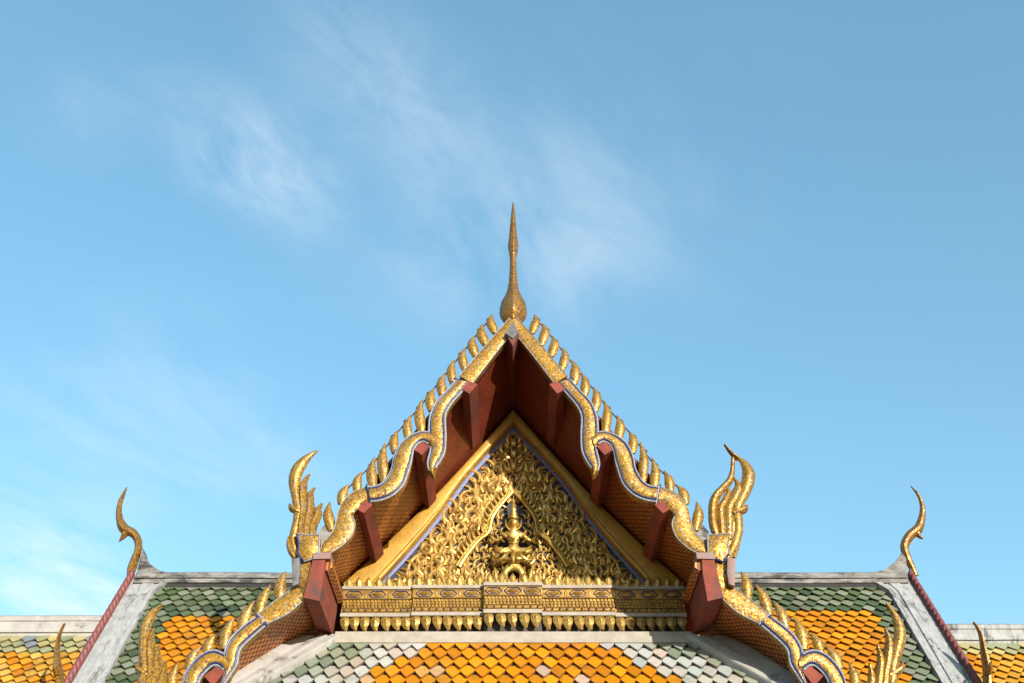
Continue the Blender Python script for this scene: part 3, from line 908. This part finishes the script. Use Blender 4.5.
# arch moulding round the figure with flame edge
am = MB()
for s_ in (1, -1):
    pts = [Vector((s_ * x, YP + .03, z)) for x, z in arch_w]
    c = smooth(pts, 40)
    am.tube(c, [.034] * 40, 8); am.tube([p + Vector((s_ * .045, .03, .03)) for p in c], .024, 6)
    for i in range(2, 38, 2):
        t = (c[i + 1] - c[i]).normalized(); out = Vector((s_ * abs(t.z), 0, abs(t.x)))
        p = c[i] + out * .05
        am.blade([p, p + out * .05 + Vector((0, 0, .03)), p + out * .075 + Vector((0, 0, .085))], [.022, .026, .004], .03, 6, 1.1, 6)
am.build('arch_moulding', M['figure'], pediment)

# ---- the seated deity carried by a standing bird-man, carved nearly in the round
def skin_figure(name, joints, edges, mat, parent, y):
    me = bpy.data.meshes.new(name)
    me.from_pydata([Vector((x, y + dy, z)) for x, dy, z, r in joints], edges, [])
    o = bpy.data.objects.new(name, me); col.objects.link(o)
    sk_ = o.modifiers.new('Skin', 'SKIN'); sk_.use_smooth_shade = True
    if not me.skin_vertices: me.skin_vertices.new()
    for i, (x, dy, z, r) in enumerate(joints):
        me.skin_vertices[0].data[i].radius = (r, r)
    me.skin_vertices[0].data[0].use_root = True
    sb = o.modifiers.new('Subsurf', 'SUBSURF'); sb.levels = 2; sb.render_levels = 2
    dg = bpy.context.evaluated_depsgraph_get()
    me2 = bpy.data.meshes.new_from_object(o.evaluated_get(dg))
    bpy.data.objects.remove(o, do_unlink=True)
    me2.name = name; me2.materials.clear(); me2.materials.append(mat)
    for p in me2.polygons: p.use_smooth = True
    o2 = bpy.data.objects.new(name, me2); col.objects.link(o2); attach(o2, parent); return o2
fy = YP + .02; k = pxm(540, fy)
def F(u, v, dy, r):
    p = at(u, v, fy); return (p.x, dy, p.z, r * k)
J = [F(513.5, 553, -.07, 5.2), F(513.5, 546, -.08, 4.2), F(513.5, 537.5, -.09, 6.2), F(513.5, 532.5, -.10, 3.6), F(513.5, 527, -.13, 6.4), F(513.5, 523, -.13, 5.2),
     F(505, 536.5, -.08, 2.9), F(497.5, 543, -.07, 2.3), F(491.5, 539.5, -.05, 2.4), F(491, 532, -.05, 2.2),
     F(522, 536.5, -.08, 2.9), F(529.5, 543, -.07, 2.3), F(535.5, 539.5, -.05, 2.4), F(536, 532, -.05, 2.2),
     F(504, 555, -.12, 3.5), F(495, 554, -.15, 2.9), F(503, 558, -.19, 2.3),
     F(523, 555, -.12, 3.5), F(532, 554, -.15, 2.9), F(524, 558, -.19, 2.3)]
E = [(0, 1), (1, 2), (2, 3), (3, 4), (4, 5), (2, 6), (6, 7), (7, 8), (8, 9), (2, 10), (10, 11), (11, 12), (12, 13), (0, 14), (14, 15), (15, 16), (0, 17), (17, 18), (18, 19)]
deity = skin_figure('deity_figure', J, E, M['figure'], pediment, fy)
cr = MB(); hc = at(513.5, 522, fy)
z0 = zof(523, fy); z1 = zof(499, fy); H = z1 - z0
cr.lathe((hc.x, fy - .13), [(5.4 * k, z0), (5.6 * k, z0 + .06 * H), (3.6 * k, z0 + .12 * H), (4.2 * k, z0 + .22 * H), (2.9 * k, z0 + .28 * H), (3.4 * k, z0 + .40 * H), (2.3 * k, z0 + .46 * H), (2.6 * k, z0 + .58 * H), (1.6 * k, z0 + .64 * H), (1.8 * k, z0 + .74 * H), (.9 * k, z0 + .82 * H), (.2 * k, z1)], 14)
cr.build('tall_crown', M['figure'], pediment)
fc = MB(); q = at(513.5, 527.5, fy)
fc.blade([Vector((q.x, fy - .262, q.z + .035)), Vector((q.x, fy - .27, q.z)), Vector((q.x, fy - .262, q.z - .02))], [.006, .012, .010], .014, 6, 1.4, 6)
for s_ in (1, -1):
    fc.blade([Vector((q.x + s_ * .018, fy - .25, q.z + .03)), Vector((q.x + s_ * .045, fy - .24, q.z + .034))], [.005, .004], .008, 4, 1.4, 6)
    fc.blade([Vector((q.x + s_ * .072, fy - .12, q.z - .035)), Vector((q.x + s_ * .078, fy - .12, q.z + .02)), Vector((q.x + s_ * .07, fy - .12, q.z + .06))], [.012, .014, .004], .02, 6, 1.4, 6)
fc.blade([Vector((q.x - .022, fy - .25, q.z - .034)), Vector((q.x + .022, fy - .25, q.z - .034))], [.006, .006], .008, 4, 1.4, 6)
# necklace and belt
fc.build('face', M['figure'], pediment)
fc = MB()
fc.tube(smooth([at(508, 534, fy - .165), at(513.5, 538.5, fy - .175), at(519, 534, fy - .165)], 10), .011, 6)
fc.build('necklace', M['figure'], pediment)
fc = MB()
fc.tube(smooth([at(508.5, 549, fy - .14), at(513.5, 550.5, fy - .16), at(518.5, 549, fy - .14)], 10), .014, 6)
fc.build('belt', M['figure'], pediment)
orn = MB()
for s_ in (1, -1):
    X = lambda u: 513.5 + s_ * (u - 513.5)
    orn.blade([at(X(520), 537, fy - .15), at(X(524), 534, fy - .14), at(X(527.5), 529, fy - .1)], [.022, .026, .004], .03, 8, 1.2, 6)
    orn.blade([at(X(517), 530, fy - .17), at(X(520.5), 526, fy - .17), at(X(521.5), 519, fy - .14)], [.012, .018, .003], .02, 8, 1.2, 6)
    for (u, v), (du, dv) in (((525, 540), (2.2, -2.0)), ((534, 541.5), (1.8, 2.2)), ((536, 534), (2.4, .3))):
        orn.tube([at(X(u - du), v - dv, fy - .10), at(X(u), v, fy - .14), at(X(u + du), v + dv, fy - .10)], .013, 6)
    orn.blade([at(X(518), 551, fy - .2), at(X(522), 556, fy - .25), at(X(529), 560, fy - .22), at(X(536), 557, fy - .14)], [.016, .026, .022, .003], .025, 10, 1.2, 6)
    orn.blade([at(X(519), 548, fy - .15), at(X(526), 549, fy - .15), at(X(533), 545, fy - .10)], [.012, .022, .003], .02, 8, 1.2, 6)
for v in (540.5, 543.5): orn.tube([at(508.5, v - 1.6, fy - .15), at(513.5, v, fy - .175), at(518.5, v - 1.6, fy - .15)], .008, 6)
orn.blade([at(513.5, 551, fy - .18), at(513.5, 557, fy - .25), at(513.5, 564, fy - .24)], [.03, .036, .004], .03, 8, 1.2, 6)
orn.build('regalia', M['figure'], deity)
J2 = [F(513.5, 561, -.04, 6.0), F(513.5, 566.5, -.05, 6.0), F(507.5, 570, -.07, 4.6), F(504, 576, -.09, 3.6), F(507, 583, -.02, 2.8),
      F(519.5, 570, -.07, 4.6), F(523, 576, -.09, 3.6), F(520, 583, -.02, 2.8),
      F(503, 562, -.05, 3.6), F(495.5, 566, -.05, 3.0), F(492, 559, -.05, 2.4), F(524, 562, -.05, 3.6), F(531.5, 566, -.05, 3.0), F(535, 559, -.05, 2.4)]
E2 = [(0, 1), (1, 2), (2, 3), (3, 4), (1, 5), (5, 6), (6, 7), (0, 8), (8, 9), (9, 10), (0, 11), (11, 12), (12, 13)]
skin_figure('supporting_figure', J2, E2, M['figure'], pediment, fy)
sh = MB()
sh.blade([at(486, 547.5, fy - .13), at(492, 555.5, fy - .15), at(503, 559.5, fy - .2), at(513.5, 560, fy - .2), at(524, 559.5, fy - .2), at(535, 555.5, fy - .15), at(541, 547.5, fy - .13)], [.004, .012, .018, .020, .018, .012, .004], .04, 24, 1.4, 8)
for u0 in (497, 505, 522, 530):
    sh.blade([at(u0, 584, fy - .05), at(u0 + (1 if u0 > 513 else -1), 574, fy - .07), at(u0 + (3 if u0 > 513 else -3), 564, fy - .05)], [.03, .035, .005], .04, 8, 1.2, 6)
sh.build('lotus_seat', M['figure'], pediment)

# ---- cornice
YC = 1.52
def lev(v): return zof(v, YC)
LV = dict(top=lev(586.8), w0=lev(589.8), med=lev(599.5), teeth=lev(607), roll=lev(613), w1=lev(616.8), pet=lev(631))
XS = [abs(at(342, 600, YC).x), abs(at(412.5, 600, YC).x), abs(at(484, 600, YC).x)]
segs = [(-XS[0], -XS[1], 0.0), (-XS[1], -XS[2], .045), (-XS[2], XS[2] - .02, .15), (XS[2] - .02, XS[1], .045), (XS[1], XS[0], 0.0)]
cn = MB(); wf = MB(); md = MB(); rcs = MB(); loz_at = []; bead_at = []
for si, (xa, xb, off) in enumerate(segs):
    y = YC - off; e = 0.002 * si
    ya = YP + .12 + e
    cn.box((xa, y, LV['med']), (xb, ya, LV['w0'] - .002))
    cn.box((xa, y + .03, LV['teeth'] - .0), (xb, ya, LV['med'] - .002))
    cn.box((xa - .0, y + .055, LV['roll']), (xb, ya, LV['teeth'] - .002))
    rcs.box((xa, y + .12, LV['pet'] - .05), (xb, ya, LV['w1'] - .003))  # backing behind the petals, coloured dark to read as shaded gaps
    wf.box((xa - .008, y - .03, LV['w0']), (xb + .008, ya - .02, LV['top']))
    wf.box((xa - .004, y - .015, LV['w1']), (xb + .004, ya - .02, LV['roll'] - .003))
    # half-round roll with beads
    zr_ = (LV['roll'] + LV['teeth']) / 2
    cn.tube([Vector((xa, y + .05, zr_)), Vector((xb, y + .05, zr_))], (LV['teeth'] - LV['roll']) * .48, 10)
    # lozenges on the frieze, teeth and beads below
    n = max(1, round((xb - xa) / .34)); st = (xb - xa) / n; zc_ = (LV['w0'] + LV['med']) / 2; hh = (LV['w0'] - LV['med'])
    for i in range(n):
        cx = xa + (i + .5) * st
        loz = [(cx - .125, zc_), (cx - .07, zc_ + hh * .33), (cx + .07, zc_ + hh * .33), (cx + .125, zc_), (cx + .07, zc_ - hh * .33), (cx - .07, zc_ - hh * .33)]
        loz_at.append((cx, y - .004, zc_))
        md.blade([Vector((cx - .085, y - .004, zc_)), Vector((cx - .03, y - .006, zc_)), Vector((cx + .03, y - .006, zc_)), Vector((cx + .085, y - .004, zc_))], [.008, hh * .22, hh * .22, .008], .03, 10, 1.3, 8)
        md.blade([Vector((cx + st / 2, y - .002, zc_ - hh * .36)), Vector((cx + st / 2, y - .002, zc_)), Vector((cx + st / 2, y - .002, zc_ + hh * .36))], [.006, .026, .006], .018, 6, 1.2, 6)
    for zz, rr in ((LV['w0'] - .012, .008), (LV['med'] + .01, .009)):
        md.tube([Vector((xa, y - .004, zz)), Vector((xb, y - .004, zz))], rr, 6)
    n = int((xb - xa) / .052); st = (xb - xa) / n; zt_ = LV['med'] - .006; zb_ = LV['teeth'] + .004
    for i in range(n):
        cx = xa + (i + .5) * st
        md.blade([Vector((cx, y + .022, zb_)), Vector((cx, y + .012, zb_ + .3 * (zt_ - zb_))), Vector((cx, y + .018, zb_ + .62 * (zt_ - zb_)))], [.004, .020, .012], .018, 5, 1.2, 6)
        cn.box((cx - .016, y + .006, zb_ + .66 * (zt_ - zb_)), (cx + .016, y + .05, zt_))
    n = int((xb - xa) / .105); st = (xb - xa) / n
    for i in range(n):
        cx = xa + (i + .5) * st
        bead_at.append((cx, y - .012, zr_))
cornice = cn.build('cornice', M['cornice'], hall)
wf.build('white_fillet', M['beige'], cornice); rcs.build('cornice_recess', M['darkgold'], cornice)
md.build('frieze_carving', M['relief'], cornice)
zm_ = MB(); hh = (LV['w0'] - LV['med'])
zm_.tube([Vector(p) for p in [(-.125, 0, 0), (-.07, 0, hh * .33), (.07, 0, hh * .33), (.125, 0, 0), (.07, 0, -hh * .33), (-.07, 0, -hh * .33), (-.125, 0, 0)]], .009, 6)
bm0 = MB(); bm0.lathe((0, 0), [(.004, -.016), (.014, -.008), (.014, .008), (.004, .016)], 8)
for mb_, nm_, pl_ in ((zm_, 'lozenge_inlay', loz_at), (bm0, 'glass_bead', bead_at)):
    o0 = mb_.build(nm_, M['bborder'])
    for i_, p_ in enumerate(pl_):
        o_ = o0 if i_ == 0 else o0.copy()
        if i_: col.objects.link(o_)
        o_.location = p_; attach(o_, cornice)
# upright cresting leaves and hanging lotus petals, one object each
lf = MB(); hL = zof(576.5, YC) - LV['top'] + .01
lf.blade([Vector((0, 0, -.01)), Vector((0, 0, hL * .25)), Vector((0, -.01, hL * .55)), Vector((0, 0, hL))], [.042, .055, .040, .003], .030, 10, 1.2, 8)
for s_ in (1, -1): lf.blade([Vector((s_ * .03, .01, -.01)), Vector((s_ * .062, .01, hL * .25)), Vector((s_ * .072, .012, hL * .52))], [.016, .02, .003], .02, 6, 1.2, 6)
leaf0 = lf.build('cresting_leaf', M['petal'])
pt = MB(); hP = LV['w1'] - LV['pet']
pt.blade([Vector((-.004, -.01, 0)), Vector((-.006, -.045, -hP * .26)), Vector((-.002, -.06, -hP * .52)), Vector((.008, -.055, -hP * .78)), Vector((.034, -.03, -hP * 1.02))], [.058, .076, .070, .046, .004], .034, 12, 1.05, 8)
pt.blade([Vector((0, -.065, -hP * .1)), Vector((0, -.085, -hP * .35)), Vector((.004, -.085, -hP * .58))], [.012, .03, .004], .022, 6, 1.1, 6)
petal0 = pt.build('hanging_petal', M['petal'])
first = True
for xa, xb, off in segs:
    n = round((xb - xa) / .160); st = (xb - xa) / n
    for i in range(n):
        x = xa + (i + .5) * st
        a = leaf0 if first else leaf0.copy(); b = petal0 if first else petal0.copy()
        if not first: col.objects.link(a); col.objects.link(b)
        first = False
        s_ = random.uniform(.92, 1.08)
        a.location = (x, YC - off + .02, LV['top']); b.location = (x, YC - off + .03, LV['w1'] - .004)
        a.rotation_euler = (0, random.uniform(-.06, .06), random.uniform(-.1, .1)); b.rotation_euler = (random.uniform(-.06, .06), random.uniform(-.08, .08), random.uniform(-.12, .12))
        a.scale = (1, 1, s_); b.scale = (s_, 1, random.uniform(.95, 1.03))
        attach(a, cornice); attach(b, cornice)

# ---- spire on the apex
sp = MB(); ys = .12
prof_px = [(9, 323.5), (12.5, 319), (13.8, 314), (13.3, 308), (11.6, 301), (8.4, 296), (5.8, 290), (4.6, 283), (3.9, 276), (3.4, 267), (3.3, 258.5), (3.9, 255), (4.6, 251), (5.3, 247), (5.0, 243), (4.2, 238), (3.4, 229), (2.5, 219), (1.5, 210), (.5, 202)]
cx = at(513.2, 300, ys).x
sp.lathe((cx, ys), [(r * pxm(v, ys), zof(v, ys)) for r, v in prof_px], 32, 1.3, 1.0)
spire = sp.build('spire', M['bronze'], hall, 40)

# ---- body of the hall below the frame
bd = MB()
bd.box((-2.6, 1.75, 0), (2.6, 8.8, 7.0))
bd.build('wall', M['wall'], hall)
bw = MB(); bw.prism([(-2.6, 1.9, 7.0), (2.6, 1.9, 7.0), (0, 1.9, ZA + .3)], (0, 6.9, 0)); bw.build('gable_core', M['wall'], hall)
zcol = ZT - 1.75 * math.sin(ANG) - .35
for x in (-3.3, -1.5, 1.5, 3.3):
    c_ = MB(); c_.lathe((x, .25), [(.36, 0), (.36, .35), (.26, .45), (.25, zcol - .5), (.30, zcol - .35), (.36, zcol)], 8, 2)
    c_.build('column', M['wall'], hall)
bm_ = MB(); bm_.box((-3.9, .0, zcol), (3.9, .5, zcol + .3)); bm_.build('lintel', M['red'], hall)

# =================================================================== SIDE WINGS
YRD = 0.32 * D; WANG = R(55.5); ZRD = zof(577, YRD)
WEX = .155; WTW = .215
wd_ = Vector((0, -math.cos(WANG), -math.sin(WANG))); wn_ = Vector((0, -math.sin(WANG), math.cos(WANG)))
def slope_pt(x, d, h=0.0, yr=YRD, zr=ZRD): return Vector((x, yr, zr)) + wd_ * d + wn_ * h
def slope_d(u, v):                       # slope distance and x of a picture point on the wing roof
    r = ray(u, v); den = r.dot(wn_); t = (Vector((0, YRD, ZRD)) - CAM).dot(wn_) / den
    p = CAM + r * t; return p.x, (p - Vector((0, YRD, ZRD))).dot(wd_)
WL = 4.3
def wing(side):
    s = side
    XV = abs(at(133 if s < 0 else 909, 577, YRD).x)
    lab = ('green and orange tiled side wing whose sunlit verge strip is faded red' if s < 0 else
           'green and orange tiled side wing with dark toothed verge in shadow')
    t = thing('side_wing', lab, 'building', (s * (XV - 1), YRD, 0), 'tiled side wings')
    xin = .4
    XO, dO = slope_d(*((174, 615.5) if s < 0 else (871, 614.5)))
    xo = abs(XO)
    def colour(x, d, r, c):
        ax = abs(x)
        if d > dO - .02 and ax < xo + (d - dO) * .05 + .02: return random.choice(ORANGE)
        q = random.choice(GREEN)
        return q
    xband = XV - .50
    def keep(x, d):
        ax = abs(x)
        lim = xband
        if d < .55: lim = xband - .36 * (1 - d / .55)
        return xin < ax < lim and .27 < d < WL
    tm = MB()
    if s < 0: tile_field(tm, -XV, -xin, YRD, ZRD, WANG, WL, WTW, WEX, colour, keep)
    else: tile_field(tm, xin, XV, YRD, ZRD, WANG, WL, WTW, WEX, colour, keep)
    tm.build('roof_tiles', M['tile'], t, 30)
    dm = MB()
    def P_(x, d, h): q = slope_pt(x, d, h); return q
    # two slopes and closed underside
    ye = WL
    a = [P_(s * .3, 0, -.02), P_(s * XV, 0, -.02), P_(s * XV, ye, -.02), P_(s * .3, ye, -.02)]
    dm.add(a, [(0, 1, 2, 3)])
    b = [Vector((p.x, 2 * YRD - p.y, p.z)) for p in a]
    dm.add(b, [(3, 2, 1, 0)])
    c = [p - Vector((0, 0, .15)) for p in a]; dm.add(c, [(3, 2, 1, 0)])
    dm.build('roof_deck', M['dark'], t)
    # ridge cap: stepped plaster moulding
    zk = ZRD
    kp = pxm(577, YRD)
    prof = [(-.18, zof(590, YRD) ), (-.18, zof(588.2, YRD)), (-.25, zof(588.1, YRD)), (-.25, zof(584.4, YRD)), (-.13, zof(584.2, YRD)), (-.13, zof(582.9, YRD)), (-.22, zof(582.6, YRD)), (-.22, zof(578, YRD)), (-.15, zof(575.6, YRD)), (0, zof(574.6, YRD))]
    prof = prof + [(-y, z) for y, z in prof[-2::-1]]
    rec = MB(); rec.box((min(s * .3, s * (XV - .6)), YRD - .235, zof(592.5, YRD)), (max(s * .3, s * (XV - .6)), YRD - .1, zof(588.6, YRD))); rec.build('ridge_gap_shade', M['dark'], t)  # solid dark strip, its colour stands in for shade under the cap
    xs = [s * .3] + [s * (.3 + (XV - .42) * i / 12) for i in range(1, 13)]
    rm = MB(); vs = []
    for i, x in enumerate(xs):
        wob = random.uniform(-.008, .008)
        for y, z in prof: vs.append(Vector((x, YRD + y, z + wob)))
    kk = len(prof)
    rm.add(vs, [(i * kk + j, i * kk + j + 1, (i + 1) * kk + j + 1, (i + 1) * kk + j) for i in range(12) for j in range(kk - 1)] + [tuple(range(12 * kk, 13 * kk))])
    # upswept plaster at the end of the ridge
    if s < 0: sw = [(133, 583), (137, 572), (139.5, 560), (141.5, 546.5), (144.5, 556), (150, 564), (159, 570), (172, 574), (186, 576), (186, 583)]
    else: sw = [(909, 583), (907, 570), (906, 558), (901.5, 552.5), (896, 561), (886, 569), (872, 573), (858, 575), (846, 576.5), (846, 583)]
    rm.prism(A(sw, YRD - .14), (0, .28, 0))
    rm.build('ridge_cap', M['grime'], t, 35)
    # plaster verge band running down the roof edge
    vm = MB(); vs = []
    ds_ = [0.0, .10, .25, .40, .55, .8, 1.2, 1.7, 2.3, 3.0, WL]
    pf = [(0, -.10), (0, .045), (.20, .05), (.215, .075), (.33, .075), (.345, .05), (.42, .05), (.43, .095), (.50, .095), (.51, -.03)]
    for d in ds_:
        ext = .36 * max(0, 1 - d / .55) if d > .12 else .36
        for dx, h in pf:
            xx = XV - .05 - dx - (ext * max(0, dx - .19) / .31)
            vs.append(slope_pt(s * xx, d, h))
    kk = len(pf)
    vm.add(vs, [(i * kk + j, i * kk + j + 1, (i + 1) * kk + j + 1, (i + 1) * kk + j) for i in range(len(ds_) - 1) for j in range(kk - 1)])
    vm.build('verge_band', M['verge'], t, 35)
    # toothed strip standing along the very edge
    tm2 = MB()
    tm2.tube([slope_pt(s * XV, d, .05) for d in (0, 1, 2, 3, WL)], .045, 8)
    nT = int(WL / .15)
    for i in range(nT):
        d = .05 + i * .15
        b0 = slope_pt(s * XV, d + .10, .03); tp = slope_pt(s * XV, d - .06, .165)
        md_ = slope_pt(s * XV, d + .0, .12)
        tm2.tube(smooth([b0, md_, tp], 6), [.050, .058, .058, .05, .036, .012], 8)
    tm2.build('verge_teeth', M['pink'], t)
    # hook-shaped ridge finial
    hm = MB(); kz = pxm(540, YRD)
    if s < 0:
        z_ = lambda x, y: (80 + x / 5.69, 480 + y / 5.69)
        hm.blade(A([z_(*p) for p in [(283, 556), (292, 515), (312, 450), (332, 390), (328, 340), (300, 302), (262, 286), (240, 262), (226, 225), (221, 180), (228, 130), (245, 88), (266, 42)]], YRD - .02),
                 [1.22 * x / 5.69 * kz for x in (14, 23, 21, 18, 18, 18, 24, 23, 17, 14, 13, 10, 3)], .11, 34, 1.3, 10)
        hm.blade(A([z_(*p) for p in [(272, 290), (254, 312), (240, 330), (222, 351)]], YRD - .02), [x / 5.69 * kz for x in (22, 22, 14, 2)], .09, 8, 1.3, 10)
    else:
        z_ = lambda x, y: (760 + x / 3.208, 470 + y / 3.208)
        hm.blade(A([z_(*p) for p in [(500, 340), (487, 312), (470, 275), (464, 243), (480, 212), (506, 190), (517, 165), (522, 130), (516, 98), (502, 72), (484, 52)]], YRD - .02),
                 [1.15 * x / 3.208 * kz for x in (8, 11, 12, 12, 13, 14, 11.5, 9, 7, 5, 1.5)], .10, 34, 1.3, 10)
        hm.blade(A([z_(*p) for p in [(500, 195), (508, 208), (513, 215), (524, 221)]], YRD - .02), [x / 3.208 * kz for x in (11, 10, 7, 1)], .08, 8, 1.3, 10)
    h_ = hm.build('hook_finial', M['bronze'], t)
    # flame finial at the eave end of the verge, seen edge-on
    em = MB()
    if s < 0: cp = [(61, 712, 6), (61, 698, 5.5), (60.5, 684, 5.0), (58.5, 670, 4.8), (57, 655, 4.2), (58.3, 640, 2.8), (61, 631, 1.9), (64.8, 623.5, .7)]
    else: cp = [(988, 712, 6), (988, 698, 5.5), (987.5, 684, 5.0), (987, 669, 5), (984.3, 654, 4.6), (981.3, 638, 3.2), (978, 629, 2.2), (973.3, 622, .7)]
    pts = [];
    X0 = s * (XV + .02)
    for u, v, r_ in cp: pts.append((u, v, r_))
    ypl = slope_pt(0, 3.55).y
    em.blade([at(u, v, ypl) for u, v, _ in pts], [.85 * r_ * pxm(v, ypl) for _, v, r_ in pts], .16, 24, 1.4, 10)
    u_, v_ = cp[3][0], cp[3][1]
    em.blade([at(u_ + s * 1, v_ + 6, ypl - .1), at(u_ + s * 3, v_ - 2, ypl - .2), at(u_ + s * 4.6, v_ - 8, ypl - .2)], [.05, .05, .006], .06, 8, 1.3, 8)
    em.build('flame_finial', M['bronze'], t)
    # walls and gable end
    wm = MB(); yf = slope_pt(0, WL - .7).y; zt_ = slope_pt(0, WL - .7).z
    x0_, x1_ = sorted((s * 3.0, s * (XV - .35)))
    wm.box((x0_, yf, 0), (x1_, 2 * YRD - yf, zt_ - .2))
    wm.prism([(s * (XV - .4), yf, zt_ - .2), (s * (XV - .4), 2 * YRD - yf, zt_ - .2), (s * (XV - .4), YRD, ZRD - .3)], (-s * .3, 0, 0))
    wm.build('wall', M['wall'], t)
    return XV
XVL = wing(-1); XVR = wing(1)

# =================================================================== GALLERIES beyond the wings
def gallery(s, XV):
    ztop = zof(617.5 if s < 0 else 626, YRD); zbot = zof(634.5 if s < 0 else 642, YRD - .1)
    lab = ('low gallery roof of yellow tiles under a clean white ridge, beside the faded red verge' if s < 0 else
           'low gallery roof of yellow tiles under a stained ridge, beside the dark toothed verge')
    t = thing('gallery', lab, 'building', (s * (XV + 3), YRD, 0), 'low galleries')
    x0, x1 = sorted((s * (XV - .5), s * (XV + 9)))
    zr = zbot + .05; GL = 3.4
    def colour(x, d, r, c):
        lim = .62 if s < 0 else .50
        if d < lim + random.uniform(-.02, .02):
            return random.choice(PALE) if random.random() > .02 else (.30, .34, .36)
        return random.choice(YELLOW if random.random() > .3 else ORANGE)
    tm = MB(); tile_field(tm, x0, x1, YRD - .1, zr, WANG, GL, WTW, WEX, colour, keep=lambda x, d: d > .14)
    tm.build('roof_tiles', M['tile'], t, 30)
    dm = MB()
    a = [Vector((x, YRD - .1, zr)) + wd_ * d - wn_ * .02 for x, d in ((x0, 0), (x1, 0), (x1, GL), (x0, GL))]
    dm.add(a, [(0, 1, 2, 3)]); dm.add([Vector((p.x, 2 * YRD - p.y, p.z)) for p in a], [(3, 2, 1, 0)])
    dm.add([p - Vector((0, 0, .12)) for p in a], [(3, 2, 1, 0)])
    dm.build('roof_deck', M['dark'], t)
    rm = MB(); H = ztop - zbot
    prof = [(-.17, zbot - .06), (-.17, zbot + .0 * H), (-.21, zbot + .01 * H), (-.21, zbot + .14 * H), (-.15, zbot + .18 * H), (-.15, zbot + .62 * H), (-.17, zbot + .66 * H), (-.17, zbot + .88 * H), (-.10, ztop), (0, ztop + .01)]
    prof = prof + [(-y, z) for y, z in prof[-2::-1]]
    vs = []; n = 14
    for i in range(n + 1):
        for y, z in prof: vs.append(Vector((x0 + (x1 - x0) * i / n, YRD + y, z + random.uniform(-.006, .006))))
    kk = len(prof)
    rm.add(vs, [(i * kk + j, i * kk + j + 1, (i + 1) * kk + j + 1, (i + 1) * kk + j) for i in range(n) for j in range(kk - 1)])
    rm.build('ridge_cap', M['white' if s < 0 else 'verge'], t, 35)
    wm = MB(); p = Vector((0, YRD - .1, zr)) + wd_ * (GL - .7)
    wm.box((x0 + .1, p.y, 0), (x1 - .1, 2 * YRD - p.y, p.z - .2)); wm.build('wall', M['wall'], t)
gallery(-1, XVL); gallery(1, XVR)
